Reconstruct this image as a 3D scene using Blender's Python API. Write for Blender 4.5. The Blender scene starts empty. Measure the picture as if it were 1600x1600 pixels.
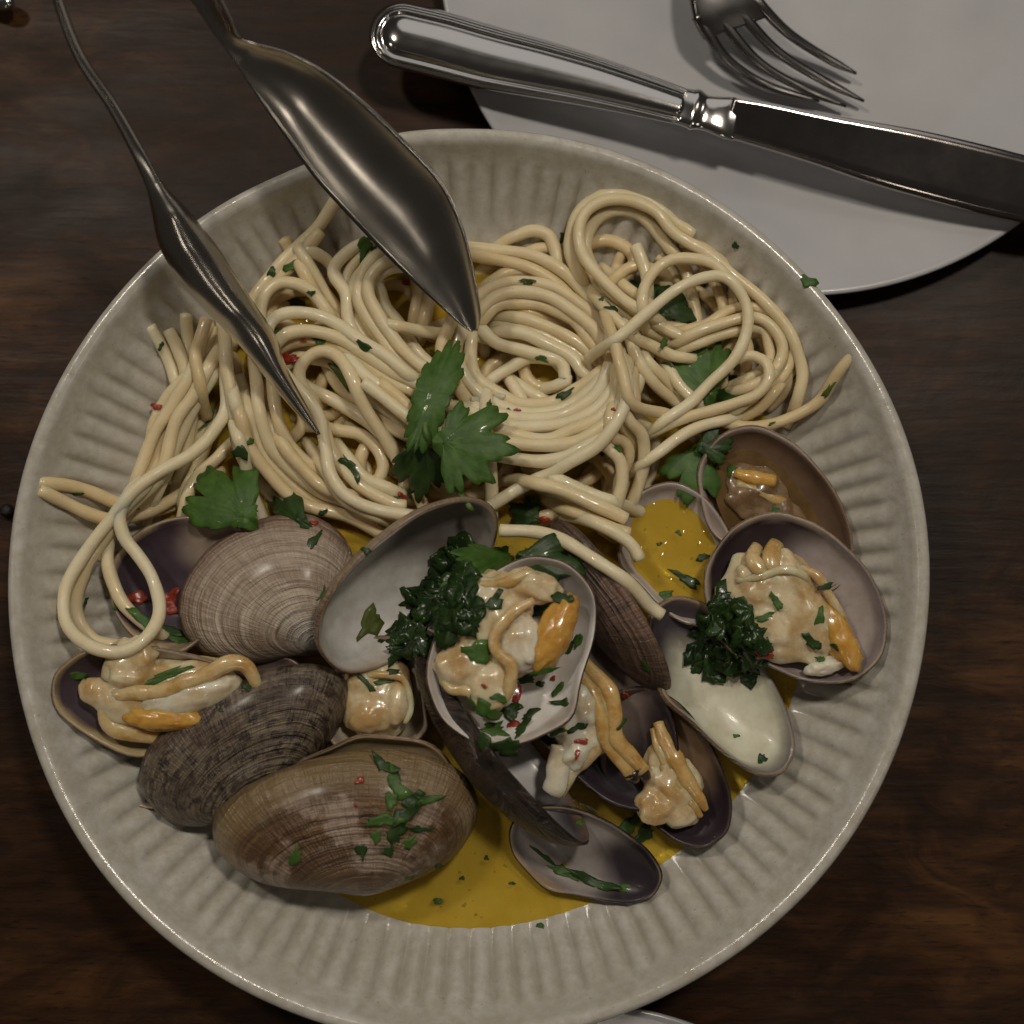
import bpy, bmesh, math, random
import numpy as np
from mathutils import Vector, Matrix, noise as mnoise

random.seed(7)
rng = np.random.default_rng(7)
scene = bpy.context.scene
COL = scene.collection
pi = math.pi
MM = 0.001

# ------------------------------------------------------------------ camera
TILT = math.radians(6.0)
FOV = math.radians(39.9)
DIST = 0.40
RIMZ = 0.036
LOOK = Vector((0.0125, 0.0168, RIMZ))
CAM = LOOK + Vector((0, -math.sin(TILT), math.cos(TILT))) * DIST
cam_d = bpy.data.cameras.new('camera')
cam = bpy.data.objects.new('camera', cam_d)
COL.objects.link(cam)
cam.location = CAM
cam.rotation_euler = (TILT, 0, 0)
cam_d.sensor_width = 36
cam_d.angle = FOV
cam_d.clip_start = 0.01
cam_d.clip_end = 20
cam_d.dof.use_dof = True
cam_d.dof.focus_distance = 0.405
cam_d.dof.aperture_fstop = 6.8
scene.camera = cam

# ------------------------------------------------------------------ world and lamps
world = bpy.data.worlds.new('World')
scene.world = world
world.use_nodes = True
bg = world.node_tree.nodes['Background']
bg.inputs[0].default_value = (1.0, 0.88, 0.78, 1)
bg.inputs[1].default_value = 0.020


def lamp(name, loc, target, size, power, color):
    d = bpy.data.lights.new(name, 'AREA')
    d.shape = 'DISK'
    d.size = size
    d.energy = power
    d.color = color
    o = bpy.data.objects.new(name, d)
    COL.objects.link(o)
    o.location = loc
    o.rotation_euler = (Vector(target) - Vector(loc)).to_track_quat('-Z', 'Y').to_euler()
    return o


lamp('ceiling_lamp', (0.30, 0.42, 1.15), (0, 0, 0), 0.13, 3.7, (1.0, 0.91, 0.79))
lamp('ceiling_lamp.001', (-0.52, 0.55, 1.10), (0, 0, 0), 0.11, 2.7, (1.0, 0.91, 0.79))
lamp('added_reflection_light', (0.25, 1.55, 1.15), (0, 0.0, 0), 1.4, 1.9, (1.0, 0.96, 0.92))  # unseen broad light added for soft reflections on the metal
lamp('added_glint_lamp', (-1.15, 0.05, 1.25), (0, 0, 0), 0.14, 0.45, (1.0, 0.88, 0.74))  # this and the next three are added for varied glints on metal and herbs
lamp('added_glint_lamp.001', (0.95, -0.45, 1.30), (0, 0, 0), 0.14, 0.35, (1.0, 0.88, 0.74))
lamp('added_glint_lamp.002', (0.10, -1.05, 1.20), (0, 0, 0), 0.14, 0.35, (1.0, 0.88, 0.74))
lamp('added_glint_lamp.003', (1.05, 0.75, 1.35), (0, 0, 0), 0.14, 0.4, (1.0, 0.90, 0.80))
scene.view_settings.view_transform = 'Standard'
scene.view_settings.look = 'None'
scene.view_settings.exposure = 0.22
scene.view_settings.gamma = 1
scene.cycles.use_denoising = True
scene.cycles.max_bounces = 8
scene.render.film_transparent = False

# ------------------------------------------------------------------ helpers
TANH = math.tan(FOV / 2)
ct, st = math.cos(TILT), math.sin(TILT)


def ray(px, py):
    x = (px - 800) / 800 * TANH
    y = (800 - py) / 800 * TANH
    return Vector((x, ct * y + st, st * y - ct))


def P(px, py, z):
    d = ray(px, py)
    t = (z - CAM.z) / d.z
    return CAM + d * t


def unproj(pts, z):
    """pts (n,2) pixels, z (n,) heights -> (n,3)."""
    x = (pts[:, 0] - 800) / 800 * TANH
    y = (800 - pts[:, 1]) / 800 * TANH
    d = np.stack([x, ct * y + st, st * y - ct], 1)
    t = (z - CAM.z) / d[:, 2]
    return np.array(CAM)[None] + d * t[:, None]


PX = 0.186 * MM   # metres per pixel at the height of the food

ORG = {}


def tag(o, label=None, cat=None, group=None, kind=None):
    if label: o['label'] = label
    if cat: o['category'] = cat
    if group: o['group'] = group
    if kind: o['kind'] = kind
    return o


def thing(name, loc, label, cat, group=None):
    o = bpy.data.objects.new(name, None)
    o.empty_display_size = 0.01
    COL.objects.link(o)
    o.location = loc
    ORG[o.name] = Vector(loc)
    return tag(o, label, cat, group)


def mk(name, verts, faces, mats, parent=None, mi=None, smooth=True, uv=None, col=None):
    verts = np.asarray(verts, dtype=float)
    if parent is not None:
        base = ORG[parent.name]
    else:
        base = Vector(((verts[:, 0].min() + verts[:, 0].max()) / 2, (verts[:, 1].min() + verts[:, 1].max()) / 2, verts[:, 2].min()))
    me = bpy.data.meshes.new(name)
    me.from_pydata((verts - np.array(base)[None]).tolist(), [], faces)
    if not isinstance(mats, (list, tuple)): mats = [mats]
    for m in mats: me.materials.append(m)
    if mi is not None: me.polygons.foreach_set('material_index', mi)
    if smooth: me.polygons.foreach_set('use_smooth', [True] * len(me.polygons))
    if uv is not None:
        lay = me.uv_layers.new(name='UVMap')
        vi = np.empty(len(me.loops), dtype=np.int32)
        me.loops.foreach_get('vertex_index', vi)
        lay.data.foreach_set('uv', np.asarray(uv, dtype=np.float32)[vi].ravel())
    if col is not None:
        a = me.color_attributes.new('Col', 'FLOAT_COLOR', 'POINT')
        c4 = np.ones((len(verts), 4), dtype=np.float32)
        c4[:, :3] = col
        a.data.foreach_set('color', c4.ravel())
    me.update()
    o = bpy.data.objects.new(name, me)
    COL.objects.link(o)
    if parent is not None:
        o.parent = parent
    else:
        o.location = base
    ORG[o.name] = Vector(base)
    return o


def catmull(pts, step):
    p = np.asarray(pts, dtype=float)
    p = np.vstack([2 * p[0] - p[1], p, 2 * p[-1] - p[-2]])
    out = []
    for i in range(1, len(p) - 2):
        L = np.linalg.norm(p[i + 1][:2] - p[i][:2])
        n = max(2, int(L / step))
        for k in range(n):
            t = k / n
            a, b, c, d = p[i - 1], p[i], p[i + 1], p[i + 2]
            out.append(0.5 * ((2 * b) + (-a + c) * t + (2 * a - 5 * b + 4 * c - d) * t * t + (-a + 3 * b - 3 * c + d) * t ** 3))
    out.append(p[-2])
    return np.array(out)


def tube_mesh(path, radii, sides=10, flat=1.0, cap=True):
    """path (n,3), radii (n,) -> verts, faces. flat squashes the section vertically."""
    path = np.asarray(path, dtype=float)
    n = len(path)
    radii = np.broadcast_to(np.asarray(radii, dtype=float), (n,))
    tan = np.gradient(path, axis=0)
    tan /= np.linalg.norm(tan, axis=1)[:, None] + 1e-12
    up = np.array([0, 0, 1.0])
    V = []
    for i in range(n):
        s = np.cross(tan[i], up)
        ls = np.linalg.norm(s)
        s = s / ls if ls > 1e-6 else np.array([1.0, 0, 0])
        u = np.cross(s, tan[i])
        for k in range(sides):
            a = 2 * pi * k / sides
            V.append(path[i] + radii[i] * (math.cos(a) * s + flat * math.sin(a) * u))
    F = []
    for i in range(n - 1):
        for k in range(sides):
            k2 = (k + 1) % sides
            F.append((i * sides + k, i * sides + k2, (i + 1) * sides + k2, (i + 1) * sides + k))
    if cap:
        c0 = len(V); V.append(path[0] - tan[0] * radii[0] * 0.25)
        c1 = len(V); V.append(path[-1] + tan[-1] * radii[-1] * 0.25)
        for k in range(sides):
            k2 = (k + 1) % sides
            F.append((c0, k2, k))
            F.append((c1, (n - 1) * sides + k, (n - 1) * sides + k2))
    return np.array(V), F


def lathe(profile, segs, wob=None):
    """profile list of (r,z); returns verts, faces (first and last r may be 0)."""
    V, F = [], []
    for (r, z) in profile:
        for k in range(segs):
            t = 2 * pi * k / segs
            rr, zz = (r, z) if wob is None else wob(r, z, t)
            V.append((rr * math.cos(t), rr * math.sin(t), zz))
    for i in range(len(profile) - 1):
        for k in range(segs):
            k2 = (k + 1) % segs
            F.append((i * segs + k, i * segs + k2, (i + 1) * segs + k2, (i + 1) * segs + k))
    c = len(V)
    V.append((0, 0, profile[0][1])); V.append((0, 0, profile[-1][1]))
    n = (len(profile) - 1) * segs
    for k in range(segs):
        k2 = (k + 1) % segs
        F.append((c, k2, k)); F.append((c + 1, n + k, n + k2))
    return np.array(V), F


# ------------------------------------------------------------------ material helpers
class NT:
    def __init__(self, name):
        self.m = bpy.data.materials.new(name)
        self.m.use_nodes = True
        self.t = self.m.node_tree
        self.b = self.t.nodes['Principled BSDF']

    def n(self, typ, **kw):
        nd = self.t.nodes.new(typ)
        for k, v in kw.items():
            if k.startswith('i_'):
                nd.inputs[k[2:].replace('_', ' ')].default_value = v
            else:
                setattr(nd, k, v)
        return nd

    def l(self, a, b): self.t.links.new(a, b)

    def math(self, op, a, b=None, c=None):
        nd = self.t.nodes.new('ShaderNodeMath'); nd.operation = op
        for i, v in enumerate((a, b, c)):
            if v is None: continue
            if isinstance(v, (int, float)): nd.inputs[i].default_value = v
            else: self.l(v, nd.inputs[i])
        return nd.outputs[0]

    def mix(self, f, a, b, typ='MIX'):
        nd = self.t.nodes.new('ShaderNodeMix'); nd.data_type = 'RGBA'; nd.blend_type = typ
        if isinstance(f, (int, float)): nd.inputs[0].default_value = f
        else: self.l(f, nd.inputs[0])
        for i, v in ((6, a), (7, b)):
            if isinstance(v, tuple): nd.inputs[i].default_value = (*v, 1) if len(v) == 3 else v
            else: self.l(v, nd.inputs[i])
        return nd.outputs[2]

    def ramp(self, f, stops):
        nd = self.t.nodes.new('ShaderNodeValToRGB')
        el = nd.color_ramp.elements
        while len(el) < len(stops): el.new(0.5)
        for e, (p, c) in zip(el, stops):
            e.position = p
            e.color = (*c, 1) if isinstance(c, tuple) else (c, c, c, 1)
        self.l(f, nd.inputs[0])
        return nd.outputs[0]

    def noise(self, vec, scale, detail=4, rough=0.55, dist=0.0):
        nd = self.n('ShaderNodeTexNoise')
        nd.inputs['Scale'].default_value = scale
        nd.inputs['Detail'].default_value = detail
        nd.inputs['Roughness'].default_value = rough
        nd.inputs['Distortion'].default_value = dist
        if vec is not None: self.l(vec, nd.inputs['Vector'])
        return nd.outputs[0]

    def obj(self, sc=(1, 1, 1), loc=(0, 0, 0)):
        tc = self.n('ShaderNodeTexCoord'); mp = self.n('ShaderNodeMapping')
        mp.inputs['Scale'].default_value = sc
        mp.inputs['Location'].default_value = loc
        self.l(tc.outputs['Object'], mp.inputs[0])
        return mp.outputs[0]

    def bump(self, h, strength, dist, normal=None):
        nd = self.n('ShaderNodeBump')
        nd.inputs['Strength'].default_value = strength
        nd.inputs['Distance'].default_value = dist
        self.l(h, nd.inputs['Height'])
        if normal is not None: self.l(normal, nd.inputs['Normal'])
        self.l(nd.outputs[0], self.b.inputs['Normal'])
        return nd.outputs[0]

    def set(self, **kw):
        for k, v in kw.items():
            k = k.replace('_', ' ')
            if isinstance(v, tuple) and len(v) == 3 and k in ('Base Color',):
                v = (*v, 1)
            if hasattr(v, 'is_linked') or hasattr(v, 'links'):
                self.l(v, self.b.inputs[k])
            else:
                self.b.inputs[k].default_value = v
        return self


M = {}

# wood
w = NT('dark_wood')
v = w.obj((1.8, 4.4, 1))
warp = w.noise(w.obj((9, 16, 9)), 1.0, 3, 0.5, 0.6)
mp = w.n('ShaderNodeVectorMath', operation='ADD')
vm = w.n('ShaderNodeVectorMath', operation='SCALE')
w.l(warp, vm.inputs[0]); vm.inputs['Scale'].default_value = 0.20
w.l(v, mp.inputs[0]); w.l(vm.outputs[0], mp.inputs[1])
g1 = w.noise(mp.outputs[0], 12, 8, 0.64, 0.9)
g2 = w.noise(w.obj((30, 260, 30)), 1.0, 4, 0.6)
g3 = w.noise(w.obj((4, 6, 4)), 1.0, 2, 0.5)
c = w.ramp(g1, [(0.28, (0.010, 0.0040, 0.0018)), (0.50, (0.046, 0.0190, 0.0066)), (0.74, (0.125, 0.055, 0.018))])
c = w.mix(w.ramp(g2, [(0.40, 0.45), (0.56, 0.0)]), c, (0.008, 0.004, 0.0024))
g4 = w.noise(w.obj((120, 900, 120)), 1.0, 3, 0.6)
c = w.mix(w.ramp(g4, [(0.34, 0.6), (0.42, 0.0)]), c, (0.004, 0.002, 0.0014))
c = w.mix(w.ramp(g3, [(0.38, 0.75), (0.62, 0.0)]), c, (0.014, 0.008, 0.005))
rgh = w.ramp(w.noise(w.obj((14, 40, 14)), 1.0, 5, 0.6), [(0.3, 0.34), (0.7, 0.54)])
w.set(Base_Color=c, Roughness=rgh, Specular_IOR_Level=0.16)
w.bump(w.math('ADD', g1, g2), 0.35, 0.0006)
M['wood'] = w.m

# stoneware glaze
w = NT('cream_glaze')
n1 = w.noise(w.obj((1, 1, 1)), 260, 6, 0.65)
n2 = w.noise(w.obj((1, 1, 1)), 55, 4, 0.6)
c = w.ramp(n1, [(0.35, (0.46, 0.43, 0.36)), (0.62, (0.58, 0.56, 0.505))])
c = w.mix(w.ramp(n2, [(0.40, 0.30), (0.60, 0.0)]), c, (0.43, 0.395, 0.32))
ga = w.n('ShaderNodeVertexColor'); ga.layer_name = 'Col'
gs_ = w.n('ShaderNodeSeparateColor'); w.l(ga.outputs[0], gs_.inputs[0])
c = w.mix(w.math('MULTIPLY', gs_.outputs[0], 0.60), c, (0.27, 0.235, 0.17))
spk = w.ramp(w.noise(w.obj(), 900, 2, 0.5), [(0.70, 0.0), (0.76, 0.6)])
c = w.mix(spk, c, (0.22, 0.17, 0.11))
w.set(Base_Color=c, Roughness=w.ramp(n1, [(0.3, 0.09), (0.7, 0.24)]), Specular_IOR_Level=0.6)
w.bump(w.math('ADD', n1, n2), 0.22, 0.0006)
M['glaze'] = w.m

w = NT('white_china')
n1 = w.noise(w.obj(), 30, 3, 0.5)
w.set(Base_Color=w.ramp(n1, [(0.3, (0.42, 0.42, 0.43)), (0.7, (0.49, 0.49, 0.50))]), Roughness=0.18, Specular_IOR_Level=0.5)
w.bump(w.noise(w.obj(), 60, 2), 0.06, 0.0008)
M['china'] = w.m

# steel
def steel(name, base, rough):
    w = NT(name)
    n1 = w.noise(w.obj((1, 1, 1)), 120, 5, 0.6)
    w.set(Base_Color=base, Metallic=1.0, Roughness=w.ramp(n1, [(0.3, rough * 0.9), (0.7, rough * 1.15)]))
    w.bump(w.noise(w.obj(), 700, 3), 0.008, 0.0003)
    return w.m


M['steel'] = steel('polished_steel', (0.66, 0.64, 0.61, 1), 0.12)
M['tong_steel'] = steel('brushed_steel', (0.62, 0.59, 0.53, 1), 0.22)
M['fork_steel'] = steel('steel_dark_reflection', (0.26, 0.25, 0.24, 1), 0.22)  # the fork's dark reflections are put into a darker base colour
M['blade_steel'] = steel('blade_steel', (0.46, 0.42, 0.40, 1), 0.12)  # reddish-brown reflection on the blade is tinted faintly into its base colour

# pasta
def pasta_mat(name, c1, c2):
    w = NT(name)
    n1 = w.noise(w.obj(), 90, 3, 0.5)
    n2 = w.noise(w.obj(), 700, 3, 0.6)
    c = w.ramp(n1, [(0.3, c1), (0.7, c2)])
    sp = w.ramp(w.noise(w.obj(), 1500, 2, 0.5), [(0.70, 0.0), (0.78, 0.5)])
    c = w.mix(sp, c, (0.36, 0.22, 0.10))
    w.set(Base_Color=c, Roughness=w.ramp(n2, [(0.35, 0.30), (0.65, 0.52)]), Specular_IOR_Level=0.45,
          Subsurface_Weight=0.5, Subsurface_Scale=0.003, Coat_Roughness=0.07,
          Coat_Weight=w.ramp(w.noise(w.obj(), 260, 3, 0.6), [(0.46, 0.0), (0.60, 0.55)]))
    w.b.inputs['Subsurface Radius'].default_value = (1.0, 0.7, 0.4)
    w.bump(w.math('ADD', n2, w.math('MULTIPLY', w.noise(w.obj(), 260, 3), 1.5)), 0.25, 0.0005)
    return w.m


PASTA = [pasta_mat('pasta_cream', (0.74, 0.61, 0.365), (0.81, 0.70, 0.46)),
         pasta_mat('pasta_pale', (0.78, 0.67, 0.43), (0.84, 0.75, 0.53)),
         pasta_mat('pasta_warm', (0.70, 0.55, 0.30), (0.78, 0.64, 0.39))]

# broth
w = NT('golden_broth')
n1 = w.noise(w.obj(), 70, 4, 0.55)
c = w.ramp(n1, [(0.30, (0.66, 0.44, 0.045)), (0.70, (0.76, 0.55, 0.085))])
dots = w.ramp(w.noise(w.obj(), 420, 2, 0.5), [(0.66, 0.0), (0.72, 0.7)])
c = w.mix(dots, c, (0.10, 0.085, 0.015))
w.set(Base_Color=c, Roughness=0.07, Specular_IOR_Level=0.6, Subsurface_Weight=0.3, Subsurface_Scale=0.004)
w.b.inputs['Subsurface Radius'].default_value = (1.0, 0.55, 0.1)
vor = w.n('ShaderNodeTexVoronoi'); vor.inputs['Scale'].default_value = 330
w.l(w.obj(), vor.inputs['Vector'])
drop = w.ramp(vor.outputs['Distance'], [(0.10, 1.0), (0.30, 0.0)])
w.bump(w.math('ADD', w.math('MULTIPLY', w.noise(w.obj(), 120, 3), 1.4), w.math('MULTIPLY', drop, w.noise(w.obj(), 90, 2))), 0.22, 0.0009)
tr = w.n('ShaderNodeBsdfTransparent'); tr.inputs[0].default_value = (1.0, 0.85, 0.28, 1)
mx = w.n('ShaderNodeMixShader'); mx.inputs[0].default_value = 0.55
w.l(w.b.outputs[0], mx.inputs[1]); w.l(tr.outputs[0], mx.inputs[2])
w.l(mx.outputs[0], w.t.nodes['Material Output'].inputs[0])
M['broth'] = w.m
w = NT('brown_broth')
n1 = w.noise(w.obj(), 120, 4, 0.55)
w.set(Base_Color=w.ramp(n1, [(0.3, (0.085, 0.048, 0.016)), (0.7, (0.17, 0.10, 0.04))]), Roughness=0.08)
M['brown_broth'] = w.m


# shells, outside
def shell_outer(name, light, dark, patch, rings=70.0, mott=0.5, patch_amt=0.3, mott_scale=(5, 9), seed=0.0, vband=None, beak=None):
    w = NT(name)
    uvn = w.n('ShaderNodeUVMap'); uvn.uv_map = 'UVMap'
    sep = w.n('ShaderNodeSeparateXYZ'); w.l(uvn.outputs[0], sep.inputs[0])
    u, s = sep.outputs[0], sep.outputs[1]
    nz = w.noise(w.obj((1, 1, 1), (seed, 0, 0)), 160, 4, 0.6)
    s2 = w.math('ADD', s, w.math('MULTIPLY', w.math('SUBTRACT', nz, 0.5), 0.03))
    cr = w.n('ShaderNodeCombineXYZ')
    w.l(w.math('MULTIPLY', u, 2.5), cr.inputs[0]); w.l(w.math('MULTIPLY', s2, rings), cr.inputs[1]); cr.inputs[2].default_value = seed + 11
    ringw = w.noise(cr.outputs[0], 1.0, 3, 0.6)
    cb = w.n('ShaderNodeCombineXYZ')
    w.l(w.math('MULTIPLY', u, 150.0), cb.inputs[0]); w.l(w.math('MULTIPLY', s2, 7.0), cb.inputs[1]); cb.inputs[2].default_value = seed + 5
    ribs = w.noise(cb.outputs[0], 1.0, 2, 0.5)
    comb = w.n('ShaderNodeCombineXYZ')
    w.l(w.math('MULTIPLY', u, mott_scale[0]), comb.inputs[0]); w.l(w.math('MULTIPLY', s2, mott_scale[1]), comb.inputs[1])
    comb.inputs[2].default_value = seed
    mo = w.noise(comb.outputs[0], 1.0, 6, 0.68, 0.3)
    comb2 = w.n('ShaderNodeCombineXYZ')
    w.l(w.math('MULTIPLY', u, 2.2), comb2.inputs[0]); w.l(w.math('MULTIPLY', s2, 24.0), comb2.inputs[1])
    comb2.inputs[2].default_value = seed + 3
    band = w.noise(comb2.outputs[0], 1.0, 4, 0.6)
    c = w.mix(w.ramp(band, [(0.35, 0.0), (0.65, 1.0)]), light, tuple(0.5 * a + 0.5 * b for a, b in zip(light, dark)))
    c = w.mix(w.math('MULTIPLY', w.ramp(mo, [(0.46, 0.0), (0.58, 1.0)]), mott), c, dark)
    po = w.noise(w.obj((1, 1, 1), (seed + 7, 2, 0)), 70, 5, 0.62)
    c = w.mix(w.math('MULTIPLY', w.ramp(po, [(0.50, 0.0), (0.58, 1.0)]), patch_amt), c, patch)
    c = w.mix(w.math('MULTIPLY', w.ramp(ringw, [(0.42, 1.0), (0.56, 0.0)]), 0.38), c, tuple(0.55 * a for a in dark))
    c = w.mix(w.math('MULTIPLY', w.ramp(ribs, [(0.40, 1.0), (0.52, 0.0)]), 0.22), c, tuple(0.5 * a for a in dark))
    if beak is not None:
        c = w.mix(w.ramp(w.math('ADD', s2, w.math('MULTIPLY', w.math('SUBTRACT', po, 0.5), 0.35)), [(0.10, 0.9), (0.30, 0.0)]), c, beak)
    if vband is not None:
        c = w.mix(w.ramp(s2, [(vband[0], 0.0), (vband[1], 0.75)]), c, vband[2])
    w.set(Base_Color=c, Roughness=0.34, Specular_IOR_Level=0.5, Coat_Weight=0.2, Coat_Roughness=0.2)
    cl = w.n('ShaderNodeCombineXYZ')
    w.l(w.math('MULTIPLY', u, 0.8), cl.inputs[0]); w.l(w.math('MULTIPLY', s2, rings * 0.30), cl.inputs[1]); cl.inputs[2].default_value = seed + 21
    ridge = w.noise(cl.outputs[0], 1.0, 2, 0.5)
    h = w.math('ADD', w.math('ADD', w.math('MULTIPLY', ringw, 1.5), w.math('MULTIPLY', ridge, 3.5)), w.math('MULTIPLY', ribs, 0.7))
    h = w.math('ADD', h, w.math('MULTIPLY', nz, 0.8))
    w.bump(h, 0.75, 0.0010)
    return w.m


OUT = {
    'beige': shell_outer('shell_beige', (0.70, 0.60, 0.48), (0.34, 0.24, 0.165), (0.44, 0.33, 0.24), 75, 0.65, 0.35, (2.5, 7), 1.3, (0.84, 0.99, (0.20, 0.115, 0.085)), (0.66, 0.61, 0.55)),
    'mottled': shell_outer('shell_mottled', (0.27, 0.21, 0.14), (0.036, 0.023, 0.017), (0.10, 0.060, 0.042), 55, 0.92, 0.60, (22, 16), 4.1),
    'brown': shell_outer('shell_brown', (0.225, 0.130, 0.055), (0.085, 0.042, 0.019), (0.46, 0.35, 0.27), 50, 0.65, 0.75, (4, 6), 2.2, (0.80, 0.90, (0.235, 0.165, 0.080))),
    'dark': shell_outer('shell_dark', (0.045, 0.026, 0.016), (0.010, 0.007, 0.006), (0.22, 0.13, 0.07), 36, 0.8, 0.20, (2, 12), 6.0),
    'dusky': shell_outer('shell_dusky', (0.17, 0.105, 0.070), (0.045, 0.030, 0.023), (0.34, 0.20, 0.14), 60, 0.75, 0.5, (14, 2), 8.4),
    'tan': shell_outer('shell_tan', (0.42, 0.32, 0.20), (0.18, 0.11, 0.07), (0.15, 0.09, 0.07), 70, 0.6, 0.3, (5, 6), 9.0),
}

# shells, inside: colours are painted per vertex from the anatomy (purple ends, white middle)
w = NT('shell_nacre')
at = w.n('ShaderNodeVertexColor'); at.layer_name = 'Col'
n1 = w.noise(w.obj(), 160, 4, 0.6)
c = w.mix(w.ramp(n1, [(0.35, 0.55), (0.65, 0.0)]), at.outputs[0], (0.66, 0.60, 0.52), 'MULTIPLY')
w.set(Base_Color=c, Roughness=0.32, Specular_IOR_Level=0.35, Coat_Weight=0.10, Coat_Roughness=0.08)
w.bump(w.noise(w.obj(), 180, 4), 0.22, 0.0007)
M['nacre'] = w.m


def flesh(name, c1, c2, scale=150, sss=0.4):
    w = NT(name)
    n1 = w.noise(w.obj(), scale, 4, 0.6)
    n2 = w.noise(w.obj(), 900, 3, 0.6)
    w.set(Base_Color=w.ramp(n1, [(0.40, c1), (0.57, c2)]), Roughness=w.ramp(n2, [(0.3, 0.18), (0.7, 0.34)]),
          Subsurface_Weight=sss * 1.5, Subsurface_Scale=0.005, Coat_Weight=0.45, Coat_Roughness=0.06)
    w.b.inputs['Subsurface Radius'].default_value = (1.0, 0.5, 0.25)
    w.bump(w.math('ADD', n1, w.math('MULTIPLY', n2, 0.4)), 0.14, 0.0009)
    return w.m


M['meat'] = flesh('clam_meat_beige', (0.54, 0.36, 0.15), (0.76, 0.64, 0.42), 80)
M['meat_pale'] = flesh('clam_meat_pale', (0.62, 0.50, 0.31), (0.80, 0.73, 0.58), 90)
M['mantle'] = flesh('clam_mantle_ochre', (0.52, 0.32, 0.10), (0.68, 0.50, 0.25), 150)
M['orange'] = flesh('clam_foot_orange', (0.58, 0.29, 0.045), (0.66, 0.38, 0.085), 240)
M['siphon'] = flesh('clam_siphon', (0.50, 0.28, 0.07), (0.64, 0.43, 0.17), 150)
M['meat_brown'] = flesh('clam_meat_brown', (0.17, 0.10, 0.045), (0.30, 0.20, 0.11), 120)
M['tipdark'] = flesh('clam_siphon_tip', (0.02, 0.014, 0.012), (0.05, 0.03, 0.02))


# parsley
def leafmat(name, c1, c2, rough=0.45):
    w = NT(name)
    n1 = w.noise(w.obj(), 220, 4, 0.6)
    w.set(Base_Color=w.ramp(n1, [(0.3, c1), (0.7, c2)]), Roughness=rough, Specular_IOR_Level=0.35,
          Coat_Weight=w.ramp(w.noise(w.obj(), 300, 3, 0.6), [(0.55, 0.0), (0.66, 0.5)]), Coat_Roughness=0.10, Subsurface_Weight=0.1, Subsurface_Scale=0.001)
    w.bump(n1, 0.35, 0.0008)
    return w.m


M['leaf'] = leafmat('parsley_green', (0.034, 0.086, 0.012), (0.078, 0.165, 0.028), 0.5)
M['leaf_dark'] = leafmat('parsley_dark', (0.015, 0.038, 0.008), (0.036, 0.078, 0.016), 0.42)
M['leaf_wet'] = leafmat('parsley_wet', (0.010, 0.027, 0.007), (0.032, 0.068, 0.015), 0.24)
M['leaf_light'] = leafmat('parsley_yellow_green', (0.070, 0.105, 0.018), (0.13, 0.16, 0.035))
M['stem'] = leafmat('parsley_stem', (0.08, 0.14, 0.035), (0.14, 0.21, 0.06))
M['chili'] = flesh('chili_red', (0.24, 0.022, 0.012), (0.38, 0.055, 0.025), 300, 0.2)
M['garlic'] = flesh('garlic_white', (0.55, 0.47, 0.33), (0.70, 0.62, 0.48), 300, 0.4)
w = NT('peppercorn_black'); w.set(Base_Color=(0.012, 0.010, 0.009), Roughness=0.45)
w.bump(w.noise(w.obj(), 900, 4), 0.8, 0.0008)
M['pepper'] = w.m

# ------------------------------------------------------------------ table
def slab(name, x0, x1, y0, y1, z0, z1, mat):
    bm = bmesh.new()
    bmesh.ops.create_cube(bm, size=1)
    for vv in bm.verts:
        vv.co = Vector(((x0 + x1) / 2 + vv.co.x * (x1 - x0), (y0 + y1) / 2 + vv.co.y * (y1 - y0), (z0 + z1) / 2 + vv.co.z * (z1 - z0)))
    bmesh.ops.bevel(bm, geom=bm.edges[:], offset=0.003, segments=2, affect='EDGES')
    me = bpy.data.meshes.new(name); bm.to_mesh(me); bm.free()
    me.materials.append(mat)
    o = bpy.data.objects.new(name, me); COL.objects.link(o)
    return o


tag(slab('table_top', -0.6, 0.6, -0.45, 0.6, -0.035, 0.0, M['wood']),
    'dark brown wooden table top with swirling grain', 'table', kind='structure')

# ------------------------------------------------------------------ ribbed bowl
NFL = 112
BOWL = [(0, 8.0), (30, 8.0), (60, 8.1), (75, 8.3), (84, 8.8), (90, 9.6), (95, 10.7), (100, 12.4), (104, 14.4), (108, 17.0),
        (112, 20.0), (115, 22.6), (118, 25.4), (120.5, 28.0), (122.5, 30.6), (124, 33.0), (125.0, 34.8)]
_br = np.array([p[0] for p in BOWL]); _bz = np.array([p[1] for p in BOWL])


def bowl_wob(t):
    """handmade outline: relative radius and extra rim height (mm)"""
    k = 1 + 0.0045 * math.sin(2 * t + 0.5) + 0.003 * math.sin(3 * t + 2.0) + 0.0015 * math.sin(7 * t)
    a = (t - math.radians(113) + pi) % (2 * pi) - pi
    k -= 0.012 * math.exp(-(a / 0.20) ** 2)
    b = (t - math.radians(100) + pi) % (2 * pi) - pi
    k += 0.006 * math.exp(-(b / 0.12) ** 2)
    dz = 0.5 * math.sin(2 * t + 1.0) + 0.3 * math.sin(5 * t)
    return k, dz


def bowl_z(x, y):
    r = np.hypot(x, y) / MM
    return np.interp(r, _br, _bz) * MM


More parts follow.
